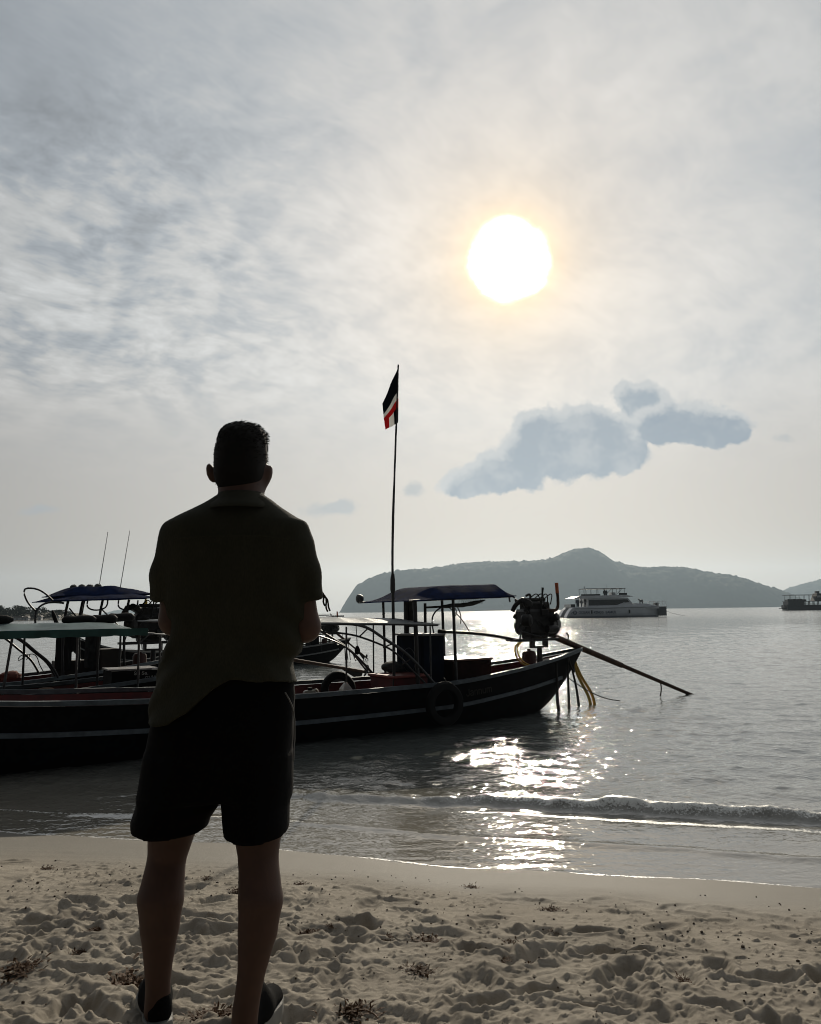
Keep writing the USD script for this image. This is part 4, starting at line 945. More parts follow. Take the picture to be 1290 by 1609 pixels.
# arms, bent forward
for (sh, el, wr, s_) in ((L(276, 875), L(274, 975, 0.02), L(335, 1018, 0.27), -1), (L(462, 878), L(480, 985, 0.02), L(418, 1018, 0.27), 1)):
    b.cone(sh, el, 0.044, 0.043, 0.012); b.cone(el, wr, 0.044, 0.028, 0.015)
    hd = np.array([-s_ * 0.075, 0.035, -0.012])
    b.cone(wr, wr + hd, 0.026, 0.034, 0.012, flat=(1, 0.75, 1.1))
    for f in range(4):
        k0 = wr + hd * 1.25 + [0, 0.0, 0.027 - 0.018 * f]; ln = (0.036, 0.042, 0.039, 0.030)[f]
        k1 = k0 + [-s_ * ln, 0.012, -0.004]; k2 = k1 + [-s_ * ln * 0.5, -0.022, -0.006]
        b.cone(k0, k1, 0.0088, 0.0082, 0.004); b.cone(k1, k2, 0.0082, 0.0072, 0.003)
    t0 = wr + hd * 0.3 + [0, -0.004, 0.028]; b.cone(t0, t0 + [-s_ * 0.040, 0.016, 0.022], 0.0105, 0.0085, 0.006)
# legs
def leg(pts, k=0.005):
    for (a, ra), (c, rc) in zip(pts, pts[1:]): b.cone(a, c, ra * 0.985, rc * 0.985, k)
leg([(L(300, 1175), 0.088), (L(272, 1290, 0.02), 0.074), (L(262, 1350, 0.025), 0.0550), (L(252.5, 1412, 0.0), 0.0655), (L(251, 1455, 0.005), 0.0555), (L(248.5, 1525, 0.02), 0.0375), (L(248, 1562, 0.03), 0.0345), (L(246, 1588, 0.035), 0.036)])
leg([(L(400, 1175), 0.088), (L(405, 1290, -0.03), 0.074), (L(406, 1350, -0.045), 0.0565), (L(409.5, 1415, -0.075), 0.0620), (L(405, 1462, -0.075), 0.0545), (L(394, 1535, -0.07), 0.0370), (L(386, 1585, -0.065), 0.0355), (L(384, 1606, -0.06), 0.037)])
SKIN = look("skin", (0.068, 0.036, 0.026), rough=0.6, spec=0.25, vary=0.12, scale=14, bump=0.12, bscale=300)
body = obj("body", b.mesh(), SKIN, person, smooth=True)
# --- hair
h_ = Field(hc - 0.16, hc + [0.16, 0.16, 0.20], 0.0042)
h_.ell(hc + [0, -0.004, 0.006], (0.0800, 0.101, 0.103), 0.01)
h_.ell(hc + [0, -0.030, -0.055], (0.071, 0.078, 0.072), 0.03)
h_.ell(hc + [0.010, 0.03, 0.074], (0.058, 0.06, 0.034), 0.03)
h_.ell(hc + [-0.024, 0.00, 0.072], (0.038, 0.06, 0.030), 0.02)
h_.ell(hc + [0.030, 0.03, 0.080], (0.026, 0.05, 0.026), 0.02)
Pq = np.stack(np.meshgrid(*h_.ax, indexing="ij"), -1); q = Pq - hc
h_.F += (fbm(Pq * [42, 42, 22], 3, 6) - 0.5) * 0.007 * sstep(q[..., 2], -0.01, 0.08)
low = np.interp(q[..., 1], [-0.11, -0.05, 0.0, 0.04, 0.075, 0.10], [-0.124, -0.116, -0.045, 0.005, 0.05, 0.075])
h_.F = np.maximum(h_.F, (low + (fbm(Pq * 60, 2, 3) - 0.5) * 0.045 - q[..., 2]) * 0.6)
hair_mesh = h_.mesh(3)
rr = np.random.default_rng(4); vs = hair_mesh.vertices; nn = hair_mesh.vertex_normals; hz = vs[:, 2] - hc[2]
pick = rr.choice(len(vs), 1500, p=(sstep(hz, -0.04, 0.07) + 0.04) / (sstep(hz, -0.04, 0.07) + 0.04).sum())
strands = []
for i in pick:
    p0 = vs[i]; up = float(sstep(hz[i], 0.02, 0.09)); ln = 0.004 + 0.009 * up * rr.random()
    dr = nn[i] * 0.55 + np.array([0.55, 0.55, 0.15]) * up + rr.normal(0, 0.22, 3); dr /= np.linalg.norm(dr)
    strands.append(tube([p0 - dr * 0.002, p0 + dr * ln * 0.6, p0 + dr * ln + [0.002, 0, -0.002]], [0.0011, 0.0009, 0.0003], 3, caps=False))
HAIR = look("dark_hair", (0.007, 0.006, 0.005), rough=0.85, spec=0.15, vary=0.3, scale=60)
obj("hair", cat_([hair_mesh] + strands), HAIR, person, smooth=60)
# --- shirt: cross sections (py, left px, right px, half depth, depth offset)
SEC = [(781, 346, 412, 0.060, 0.000), (792, 330, 428, 0.072, 0.000), (806, 304, 446, 0.086, -0.005), (820, 276, 466, 0.100, -0.006), (828, 262, 480, 0.105, -0.006), (840, 256, 484, 0.112, -0.005), (870, 252, 484, 0.122, 0.0), (910, 257, 482, 0.126, 0.005),
       (950, 264, 479, 0.124, 0.01), (1000, 268, 480, 0.122, 0.015), (1030, 258, 470, 0.124, 0.015), (1055, 252, 463, 0.128, 0.01), (1080, 246, 464, 0.130, 0.005), (1110, 240, 462, 0.134, 0.0), (1160, 233, 460, 0.138, 0.0)]
zz_ = np.array([L(0, s[0])[2] for s in SEC])[::-1]
lx_ = np.array([L(s[1], s[0])[0] for s in SEC])[::-1]; rx_ = np.array([L(s[2], s[0])[0] for s in SEC])[::-1]
dp_ = np.array([s[3] for s in SEC])[::-1]; do_ = np.array([s[4] for s in SEC])[::-1]
fl_, fr_, fd_, fo_ = _P(zz_, lx_), _P(zz_, rx_), _P(zz_, dp_), _P(zz_, do_)
s = Field((-0.32, -0.22, 0.86), (0.36, 0.22, 1.66), 0.0058)
def torso(P):
    z = np.clip(P[..., 2], zz_[0], zz_[-1])
    zl = s.ax[2]; zc = np.clip(zl, zz_[0], zz_[-1])
    def ev(f): return np.interp(z, zc, f(zc)) if False else f(z)
    a = (fr_(z) - fl_(z)) / 2; cx = (fr_(z) + fl_(z)) / 2; dep = fd_(z); oy = fo_(z)
    u = np.abs((P[..., 0] - cx) / a); v = np.abs((P[..., 1] - oy) / dep)
    r = (u ** 2.4 + v ** 2.4) ** (1 / 2.4)
    d = (r - 1) * np.minimum(a, dep)
    return np.maximum(d, P[..., 2] - zz_[-1])
s.add(torso, (-0.32, -0.22, 0.86), (0.36, 0.22, 1.66), 0.001)
s.cone(L(287, 860), L(268, 905, 0.005), 0.068, 0.056, 0.02); s.cone(L(268, 900, 0.005), L(267, 950, 0.015), 0.056, 0.057, 0.015)
s.cone(L(462, 864), L(476, 905, 0.005), 0.064, 0.054, 0.02); s.cone(L(476, 900, 0.005), L(481, 952, 0.015), 0.054, 0.053, 0.015)
P_ = np.stack(np.meshgrid(*s.ax, indexing="ij"), -1)
X_, Y_, Z_ = P_[..., 0], P_[..., 1], P_[..., 2]
# the cloth's folds
wz = L(0, 1000)[2]
s.F += (fbm(P_ * [7, 7, 4.5], 3, 2) - 0.5) * 0.016 + (fbm(np.stack([X_ * 9 + Z_ * 14, Y_ * 9, Z_ * 5 - X_ * 5], -1), 2, 6) - 0.5) * 0.012 * sstep(Z_, wz + 0.30, wz - 0.05)
s.F += 0.0050 * np.sin((Z_ * 58 + X_ * 46) + 5 * fbm(P_ * 5, 2, 8)) * sstep(X_, 0.02, 0.18) * sstep(Z_, wz + 0.16, wz + 0.02) * sstep(Z_, wz - 0.2, wz - 0.06)
s.F += 0.0040 * np.sin((Z_ * 52 - X_ * 50) + 5 * fbm(P_ * 5, 2, 9)) * sstep(X_, -0.02, -0.16) * sstep(Z_, wz + 0.12, wz + 0.02)
# hems: the shirt hangs low at the left and is caught up at the right
HEM = [(225, 1139), (250, 1142), (282, 1142), (310, 1122), (330, 1098), (348, 1082), (375, 1072), (430, 1069), (455, 1078), (475, 1086)]
hx = np.array([L(*p)[0] for p in HEM]); hz_ = np.array([L(*p, -0.12)[2] for p in HEM])
hem = np.interp(X_, hx, hz_) + 0.006 * np.sin(X_ * 40)
in_sleeve_l = X_ < L(268, 940)[0]; in_sleeve_r = X_ > L(473, 940)[0]
zs_l = np.interp(X_, [L(236, 0)[0], L(268, 0)[0]], [L(236, 936)[2], L(268, 946)[2]]); zs_r = np.interp(X_, [L(474, 0)[0], L(508, 0)[0]], [L(474, 949)[2], L(508, 940)[2]])
roll = np.exp(-((Z_ - hem) / 0.012) ** 2) * 0.003
s.F = np.maximum(s.F - roll, hem - Z_)
low_l = np.maximum(zs_l - Z_, 0) * 0; 
slv = np.where(in_sleeve_l, zs_l - Z_, np.where(in_sleeve_r, zs_r - Z_, -1))
tors = torso(P_)
slv = np.where(tors < 0.004, -1, slv)
s.F = np.maximum(s.F, slv)
def shirt_look():
    g = Graph(); tc = g.add("texture_coordinate"); o = f"@{tc}.object"
    n = g.noise(o, 6.0, 4); w1 = "@" + g.add("wave_texture", wave_type="bands", bands_direction="x", vector=o, scale=130.0, distortion=1.2, detail=2.0, detail_scale=3.0) + ".fac"
    w2 = g.noise(g.vm("multiply", o, (420, 420, 90)), 1.0, 2, 0.7)
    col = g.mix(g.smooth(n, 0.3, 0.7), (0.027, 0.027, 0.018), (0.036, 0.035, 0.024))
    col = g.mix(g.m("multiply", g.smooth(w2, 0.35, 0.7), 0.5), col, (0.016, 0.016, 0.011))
    bp = "@" + g.add("bump", height=g.m("add", w1, w2), strength=0.35, distance=0.003) + ".normal"
    p = g.add("principled_bsdf", base_color=col, roughness=0.92, specular_ior_level=0.12, normal=bp)
    return usdkit.material(stage, "/World/Looks/olive_shirt_cloth", g.n, g.l, surface=p + ".BSDF")
SHIRT = shirt_look()
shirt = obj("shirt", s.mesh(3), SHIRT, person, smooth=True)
ca = np.linspace(0, 2 * np.pi, 40, endpoint=False)
def cring(py, hw, hd, up, cx=379, dy=-0.004):
    c = L(cx, py, dy); return np.stack([c[0] + hw * np.cos(ca), c[1] + hd * np.sin(ca), c[2] + up * (0.5 - 0.5 * np.sin(ca)) - 0.02 * np.maximum(np.sin(ca), 0) ** 2], 1)
obj("collar", loft(np.array([cring(790, 0.062, 0.066, 0), cring(781, 0.0635, 0.068, 0), cring(775, 0.064, 0.068, 0), cring(776, 0.068, 0.073, 0), cring(786, 0.079, 0.084, 0), cring(795, 0.098, 0.108, 0.001), cring(803, 0.106, 0.118, 0.001), cring(803, 0.100, 0.112, 0.001), cring(796, 0.086, 0.088, 0)]), cap=False), SHIRT, shirt, smooth=True)
obj("yoke_seam", tube(curve([L(276, 846, -0.118), L(330, 842, -0.130), L(372, 841, -0.132), L(420, 843, -0.130), L(468, 850, -0.118)], 24), 0.0022, 6), SHIRT, shirt)
for k, (dx, ln) in enumerate(((0, 0.030), (0.006, 0.042), (0.011, 0.034))):
    p = L(506, 930 + 3 * k, 0.02) + [dx * 0.4, 0, 0]
    obj("loose_thread", tube(curve([p, p + [0.006 + dx * 0.5, 0, -0.012], p + [0.004 + dx, 0, -ln], p + [0.009 + dx, 0, -ln - 0.012]], 10), 0.0028, 5), SHIRT, shirt)
# --- shorts
t = Field((-0.34, -0.22, 0.40), (0.28, 0.24, 1.12), 0.0062)
SS = [(1060, 266, 456, 0.100, 0.0), (1100, 252, 461, 0.114, 0.0), (1150, 237, 461, 0.132, 0.0), (1200, 231, 459.5, 0.134, 0.0), (1245, 223, 458, 0.13, 0.0), (1275, 216, 457, 0.12, 0.0)]
z2 = np.array([L(0, q_[0])[2] for q_ in SS])[::-1]; l2 = np.array([L(q_[1], q_[0])[0] for q_ in SS])[::-1]; r2 = np.array([L(q_[2], q_[0])[0] for q_ in SS])[::-1]; d2 = np.array([q_[3] for q_ in SS])[::-1]
gl, gr, gd = _P(z2, l2), _P(z2, r2), _P(z2, d2)
def hips(P):
    z = np.clip(P[..., 2], z2[0], z2[-1]); a = (gr(z) - gl(z)) / 2; cx = (gr(z) + gl(z)) / 2; dep = gd(z)
    r = ((np.abs(P[..., 0] - cx) / a) ** 2.3 + (np.abs(P[..., 1]) / dep) ** 2.3) ** (1 / 2.3)
    d = (r - 1) * np.minimum(a, dep)
    return np.maximum(np.maximum(d, P[..., 2] - z2[-1]), L(0, 1255)[2] - P[..., 2])
t.add(hips, (-0.34, -0.22, 0.4), (0.28, 0.24, 1.12), 0.001)
def trouser(rows_, k):
    zr = np.array([L(0, q_[0])[2] for q_ in rows_])[::-1]; cr_ = np.array([(L(q_[1], q_[0])[0] + L(q_[2], q_[0])[0]) / 2 for q_ in rows_])[::-1]; ar = np.array([(L(q_[2], q_[0])[0] - L(q_[1], q_[0])[0]) / 2 for q_ in rows_])[::-1]
    def fn(P):
        z = np.clip(P[..., 2], zr[0], zr[-1]); cx = np.interp(z, zr, cr_); a = np.interp(z, zr, ar); oy = np.interp(z, zr, [k, 0.0][::1] if len(zr) == 2 else np.linspace(k, 0, len(zr)))
        d = np.sqrt(((P[..., 0] - cx) / a) ** 2 + ((P[..., 1] - oy) / 0.118) ** 2)
        return np.maximum((d - 1) * 0.1, P[..., 2] - zr[-1])
    t.add(fn, (-0.34, -0.22, 0.4), (0.28, 0.24, 1.12), 0.018)
trouser([(1190, 234, 345, 0), (1245, 222, 345, 0), (1272, 214, 343, 0), (1292, 207, 329, 0), (1330, 209, 319, 0)], 0.01)
trouser([(1190, 349, 459, 0), (1245, 350, 458, 0), (1272, 350, 457, 0), (1297, 353, 456, 0), (1335, 358, 452, 0)], -0.03)
P_ = np.stack(np.meshgrid(*t.ax, indexing="ij"), -1); X_, Y_, Z_ = P_[..., 0], P_[..., 1], P_[..., 2]
t.F += (fbm(P_ * [9, 9, 4], 3, 4) - 0.5) * 0.015
mid = L(348, 0)[0]
hemz = np.where(X_ < mid, L(0, 1304)[2] + 0.10 * (Y_) + 0.02 * sstep(X_, mid - 0.20, mid - 0.30), L(0, 1306)[2] + 0.10 * Y_)
t.F = np.maximum(t.F, hemz - Z_)
SHORTS = look("black_shorts_cloth", (0.0022, 0.0022, 0.0026), rough=0.9, spec=0.08, vary=0.3, scale=20, bump=0.2, bscale=200)
shorts = obj("shorts", t.mesh(3), SHORTS, person, smooth=True)
obj("side_piping", tube(curve([L(448, 1088, -0.085), L(459, 1110, -0.066), L(463, 1150, -0.05), L(461, 1195, -0.05)], 20), 0.0022, 6), look("grey_piping", (0.10, 0.10, 0.10), rough=0.6), shorts)
# --- shoes
BLK = look("black_shoe_mesh", (0.004, 0.004, 0.0045), rough=1.0, spec=0.08, bump=0.4, bscale=220); SOLE = look("pale_grey_sole", (0.16, 0.16, 0.15), rough=0.7, bump=0.3)
def shoe(hx, hy, ang):
    c = np.array([hx, hy, 0.0]); u_ = np.array([math.sin(ang), math.cos(ang), 0]); w_ = np.array([u_[1], -u_[0], 0])
    f = Field(c - [0.24, 0.1, 0.03], c + [0.28, 0.36, 0.20], 0.005)
    f.cone(c + [0, 0, 0.055], c + u_ * 0.09 + [0, 0, 0.055], 0.036, 0.039, 0.02)
    f.cone(c + u_ * 0.01 + [0, 0, 0.095], c + u_ * 0.075 + [0, 0, 0.105], 0.032, 0.034, 0.03)
    f.cone(c + u_ * 0.09 + [0, 0, 0.06], c + u_ * 0.20 + [0, 0, 0.038], 0.040, 0.036, 0.04)
    f.cone(c + u_ * 0.0 - u_ * 0.012 + [0, 0, 0.10], c - u_ * 0.016 + [0, 0, 0.140], 0.020, 0.010, 0.02)
    P = np.stack(np.meshgrid(*f.ax, indexing="ij"), -1); f.F = np.maximum(f.F, 0.028 - P[..., 2])
    up = obj("shoe", f.mesh(3), BLK, person, smooth=True)
    ln = np.linspace(-0.048, 0.245, 26); wd = np.interp(ln, [-0.048, -0.03, 0.02, 0.08, 0.17, 0.225, 0.245], [0.006, 0.032, 0.041, 0.037, 0.046, 0.030, 0.006])
    out = np.array([c + u_ * a + w_ * q_ for a, q_ in zip(ln, wd)] + [c + u_ * a - w_ * q_ for a, q_ in zip(ln[::-1], wd[::-1])])
    rings = []
    for z_, sc in ((-0.012, 0.97), (0.0, 1.03), (0.012, 1.0), (0.024, 1.04), (0.034, 1.0)):
        r_ = c + (out - c - u_ * 0.1) * sc + u_ * 0.1; r_ = r_.copy(); r_[:, 2] = z_ + 0.012 * np.clip(-((out - c) @ u_) * 18 - 0.2, 0, 1) * (z_ > 0.01); rings.append(r_)
    obj("sole", loft(np.array(rings)), SOLE, up, smooth=40)
    obj("lace", cat_([tube(curve([c + u_ * (0.10 + 0.022 * k) + w_ * -0.026 + [0, 0, 0.083 - 0.008 * k], c + u_ * (0.105 + 0.022 * k) + [0, 0, 0.101 - 0.009 * k], c + u_ * (0.10 + 0.022 * k) + w_ * 0.026 + [0, 0, 0.083 - 0.008 * k]], 8), 0.0035, 5) for k in range(4)]), BLK, up)
a0 = L(250, 1588, 0.03); shoe(a0[0], a0[1], -0.42)
a0 = L(384, 1606, -0.05); shoe(a0[0], a0[1], 0.20)

# ------------------------------------------------------------------ catamaran
HULLW = look("white_ship_paint", (0.74, 0.76, 0.78), rough=0.4, vary=0.08, scale=0.5)
SHIPDK = look("dark_ship_glass", (0.015, 0.016, 0.018), rough=0.2, vary=0.1)
SHIPBL = look("ship_blue_paint", (0.05, 0.07, 0.11), rough=0.5)
SHIPGR = look("ship_grey_paint", (0.10, 0.11, 0.12), rough=0.6)
K = thing("catamaran", "white two-decked excursion catamaran anchored right of the boat engine, in front of the island", "catamaran", (38.3, 158.0, 0), 5.0)
UsdGeom.Xformable(K).AddScaleOp().Set(Gf.Vec3f(0.965))
def prism(poly, y0, y1):
    """an outline in x and z, pushed through y"""
    import shapely
    m_ = trimesh.creation.extrude_polygon(shapely.Polygon(poly), y1 - y0, engine="earcut")
    m_.apply_transform(np.array([[1, 0, 0, 0], [0, 0, -1, y1], [0, 1, 0, 0], [0, 0, 0, 1.0]])); return m_
def ship_hull(y0, y1, xe):
    zs, st = [-0.6, 0.0, 0.5, 1.2, 1.72, 2.0], []
    xs_ = np.linspace(-10.2, xe, 30); rings = []
    for x in xs_:
        u_ = (x + 10.2) / (xe + 10.2); taper = 1 - sstep(u_, 0.78, 1.0) * 0.92
        top = 0.25 + 1.72 * min(1.0, (x + 10.2) / 1.15) ** 0.8 + 0.10 * u_
        c = (y0 + y1) / 2; hw = (y1 - y0) / 2
        rings.append([[x, c - hw * taper, top], [x, c - hw * taper * 0.98, 0.9 if top > 0.9 else top * 0.7], [x, c - hw * taper * 0.75, 0.0], [x, c, -0.5], [x, c + hw * taper * 0.75, 0.0], [x, c + hw * taper * 0.98, 0.9 if top > 0.9 else top * 0.7], [x, c + hw * taper, top]])
    return loft(np.array(rings))
obj("hull", ship_hull(-3.4, -1.3, 8.4), HULLW, K, smooth=30); obj("hull", ship_hull(1.3, 3.4, 10.0), HULLW, K, smooth=30, label="bow of the far hull reaching ahead, in shadow")
obj("cross_deck", box(-8.6, 8.3, -3.2, 3.2, 1.60, 2.02), HULLW, K, smooth=False)
obj("bow_beam", box(8.2, 9.9, -2.9, 3.2, 0.15, 1.86), SHIPGR, K, smooth=False)
obj("waterline_stripe", box(-9.8, 7.6, -3.42, -3.38, 0.10, 0.24), SHIPBL, K, smooth=False)
obj("side_stripe", prism([(-8.6, 1.66), (8.0, 1.86), (8.0, 1.94), (-8.6, 1.74)], -3.43, -3.38), SHIPGR, K, smooth=False)
obj("saloon", prism([(-5.8, 2.0), (3.6, 2.0), (2.6, 3.3), (2.2, 3.75), (-5.8, 3.75)], -2.9, 2.9), HULLW, K, smooth=False)
obj("saloon_window", prism([(-5.6, 2.30), (0.0, 2.36), (1.0, 2.72), (2.5, 2.92), (2.1, 3.45), (-5.6, 3.40)], -2.93, -2.89), SHIPDK, K, smooth=False)
obj("foredeck", prism([(3.6, 2.0), (8.2, 2.0), (8.0, 2.15), (6.0, 2.55), (3.3, 2.70)], -2.6, 2.6), HULLW, K, smooth=False)
obj("port_window", box(1.25, 1.55, -2.935, -2.90, 2.62, 2.86), HULLW, K, smooth=False)
for x in (-5.4, 2.1): obj("hull_port", box(x, x + 0.3, -3.425, -3.39, 0.72, 1.42), SHIPDK, K, smooth=False)
obj("upper_deck", prism([(-8.6, 3.62), (2.3, 3.85), (3.4, 3.98), (1.6, 4.30), (-7.4, 4.20), (-7.9, 3.95), (-8.6, 3.74)], -3.1, 3.1), HULLW, K, smooth=False)
obj("bulwark", box(-7.0, -3.2, -2.7, -2.6, 4.22, 4.52), SHIPDK, K, smooth=False)
obj("bulwark", box(0.6, 2.2, -2.6, -2.5, 4.28, 4.68), SHIPDK, K, smooth=False)
obj("helm_station", box(-0.3, 0.5, -1.0, 1.0, 4.28, 4.85, 0.05), HULLW, K, smooth=False)
obj("fly_roof", box(-5.9, 2.05, -2.4, 2.4, 5.52, 5.64), SHIPGR, K, smooth=False)
for x in (-5.9, -4.9, -3.5, -2.3, -0.6, 0.9, 1.85):
    for y in (-2.3, 2.3): obj("fly_post", tube([(x, y, 4.25), (x, y, 5.53)], 0.045, 6), SHIPGR, K)
for x in (-1.9, 0.2): obj("roof_brace", tube([(x, -2.3, 4.4), (x + 1.1, -2.3, 5.5)], 0.04, 6), SHIPGR, K)
for x in (-8.2, -7.1, -6.0):
    obj("aft_post", tube([(x, -2.8, 2.0), (x, -2.8, 3.64)], 0.05, 6), HULLW, K)
obj("aft_seat", box(-9.0, -8.2, -2.4, 2.4, 2.02, 2.62), SHIPDK, K, smooth=False)
obj("mast_light", tube([(-5.5, 0, 5.6), (-5.5, 0, 6.1)], 0.07, 6), SHIPGR, K)
obj("aerial", tube([(-1.0, 0, 5.6), (-0.95, 0, 6.5)], 0.02, 5), SHIPGR, K)
for y in (-2.6, 2.6):
    obj("bow_rail", cat_([tube([(6.6, y, 3.0), (9.9, y * 1.1, 3.0)], 0.035, 5)] + [tube([(x, y * (1 + 0.1 * (x - 6.6) / 3.3), 1.9), (x, y * (1 + 0.1 * (x - 6.6) / 3.3), 3.0)], 0.035, 5) for x in (6.7, 7.5, 8.3, 8.5, 9.2, 9.85)]), HULLW, K, smooth=False)
obj("bow_locker", box(8.6, 9.3, -0.6, 0.8, 2.0, 2.75, 0.05), SHIPDK, K, smooth=False)
obj("bow_net_frame", box(8.1, 9.95, -3.0, 3.2, 1.87, 2.0), HULLW, K, smooth=False)
obj("foredeck_statue", cat_([moved(trimesh.creation.icosphere(2, 0.3), (5.55, -1.0, 3.10), s=1.0), tube([(5.3, -1.0, 3.12), (5.9, -1.0, 3.18)], [0.24, 0.22], 8), tube([(5.25, -1, 3.2), (5.05, -1, 3.5), (4.9, -1.0, 3.42)], [0.16, 0.13, 0.08], 8)] + [tube([(x, y, 2.5), (x, y, 3.1)], [0.06, 0.09], 6) for x in (5.32, 5.85) for y in (-1.15, -0.85)]), SHIPGR, K)
obj("anchor_line", tube([(9.9, 0, 1.5), (12.0, -0.5, 0.6), (14.5, -1.0, 0.0)], 0.03, 5), SHIPGR, K)
for tx, x, h_t in (("OCEAN", -7.85, 0.46), ("KINGS", -4.85, 0.44), ("SAMUI", -2.55, 0.44)):
    tm = meshkit.text_mesh(tx, h_t, 0.02, bold=True); tm.apply_transform(trimesh.transformations.rotation_matrix(math.pi / 2, [1, 0, 0])); tm.apply_translation((x, -3.405, 0.78)); obj("ship_name", tm, SHIPBL, K, smooth=False)
lg = moved(torus(0.32, 0.07, 20, 6), (-8.55, -3.40, 0.98), (90, 0, 0)); lg2 = tube(curve([(-9.3, -3.41, 0.85), (-8.9, -3.42, 1.05), (-8.5, -3.42, 0.9), (-8.1, -3.42, 1.05)], 12), 0.05, 5)
obj("ship_emblem", cat_([lg, lg2]), SHIPBL, K)
def small_person(x, y, z, hgt, lab, shirt, rz=0.0):
    f = Field((-0.4, -0.3, -0.02), (0.4, 0.3, 1.0 * hgt + 0.05), 0.035); q = hgt / 1.7
    for s_ in (-1, 1):
        f.cone((s_ * 0.09 * q, 0.02 * s_, 0.05), (s_ * 0.09 * q, 0, 0.82 * q), 0.06, 0.09, 0.03); f.cone((s_ * 0.2 * q, 0, 1.36 * q), (s_ * 0.25 * q, 0.05, 0.85 * q), 0.06, 0.045, 0.03)
    f.cone((0, 0, 0.86 * q), (0, 0, 1.32 * q), 0.15, 0.16, 0.05); f.cone((0, 0, 1.4 * q), (0, 0, 1.5 * q), 0.05, 0.05, 0.03); f.ell((0, 0, 1.60 * q), (0.085, 0.10, 0.115), 0.02)
    w = on_boat(K, x, y, z); tt = thing("person", lab, "person", w, rz, "people on the catamaran's decks"); obj("body", f.mesh(1), shirt, tt, smooth=True)
for x, y, z, h_p, lab, mt in ((-7.75, -2.3, 2.02, 1.6, "person standing at the stern end of the catamaran's open aft deck", SHIPBL), (-7.35, -1.8, 2.02, 1.55, "person second from the stern on the catamaran's aft deck", SHIPGR), (-6.85, -2.2, 2.02, 1.5, "shorter person by the middle post of the catamaran's aft deck", SHIPDK), (-6.2, -2.4, 2.02, 1.72, "tallest person on the catamaran's aft deck, beside the cabin window", SHIPDK),
                     (-2.0, -1.6, 3.85, 1.5, "person sitting low under the roof of the catamaran's top deck, left of the helm", SHIPDK), (-1.5, -1.2, 3.85, 1.5, "person just left of the helm on the catamaran's top deck", SHIPBL)):
    small_person(x, y, z, h_p, lab, mt)

# ------------------------------------------------------------------ ferry at the right edge
FD = look("dark_ferry_paint", (0.022, 0.024, 0.027), rough=0.6, vary=0.3, scale=0.4)
FW_ = look("ferry_white_paint", (0.40, 0.41, 0.42), rough=0.5, vary=0.1, scale=0.4)
fp0 = at(1234, 958.6, 327)
Fy = thing("ferry", "dark double-deck ferry cut off by the right edge, below the far hill", "ferry", (fp0[0], fp0[1], 0), -4.0)
obj("hull", cat_([prism([(-0.3, 2.1), (0.0, -0.4), (23, -0.4), (26, 2.6), (14, 2.1)], -3.0, 3.0)]), FD, Fy, smooth=False)
obj("stern_platform", box(-2.0, 0.1, -1.2, 1.2, 0.55, 0.85), FD, Fy, smooth=False)
obj("stern_gate", box(-0.9, -0.5, -1.6, 1.6, 0.9, 1.9), FD, Fy, smooth=False)
obj("main_deck_house", box(0.3, 6.2, -2.7, 2.7, 2.1, 3.35), FD, Fy, smooth=False)
obj("deck_slab", box(0.1, 22, -2.9, 2.9, 3.35, 3.55), FD, Fy, smooth=False)
for k in range(8):
    obj("deck_pillar", box(6.6 + 1.7 * k, 6.85 + 1.7 * k, -2.75, -2.6, 2.12, 3.35), FD, Fy, smooth=False)
    obj("deck_pillar", box(6.6 + 1.7 * k, 6.85 + 1.7 * k, 2.6, 2.75, 2.12, 3.35), FD, Fy, smooth=False)
obj("deck_rail", cat_([box(6.2, 20, -2.78, -2.72, 2.6, 2.66), box(6.2, 20, 2.72, 2.78, 2.6, 2.66)]), FD, Fy, smooth=False)
for k in range(5): obj("bench_row", box(0.9 + 1.35 * k, 1.9 + 1.35 * k, -2.4, 2.4, 3.55, 4.25 + 0.15 * (k % 2)), FD, Fy, smooth=False)
obj("top_roof", box(0.2, 11.4, -2.9, 2.9, 5.85, 6.05), FD, Fy, smooth=False)
for x in (0.9, 3.2, 6.6, 8.2, 10.6):
    for y in (-2.7, 2.7): obj("roof_post", box(x, x + 0.10, y - 0.05, y + 0.05, 3.55, 5.86), FD, Fy, smooth=False)
obj("wheelhouse", prism([(10.6, 3.55), (17.5, 3.55), (17.0, 6.5), (11.8, 6.5)], -2.2, 2.2), FD, Fy, smooth=False)
for k in range(3): obj("wheelhouse_window", prism([(11.5 + 1.8 * k, 4.9), (12.9 + 1.8 * k, 4.9), (13.0 + 1.8 * k, 5.7), (11.8 + 1.8 * k, 5.7)], -2.24, -2.19), FW_, Fy, smooth=False)
obj("funnel", prism([(11.9, 6.5), (13.2, 6.5), (13.2, 7.4), (12.1, 7.4)], -0.8, 0.8), FD, Fy, smooth=False)
obj("life_raft", moved(trimesh.creation.icosphere(2, 0.45), (0.6, -2.3, 4.0)), FD, Fy)

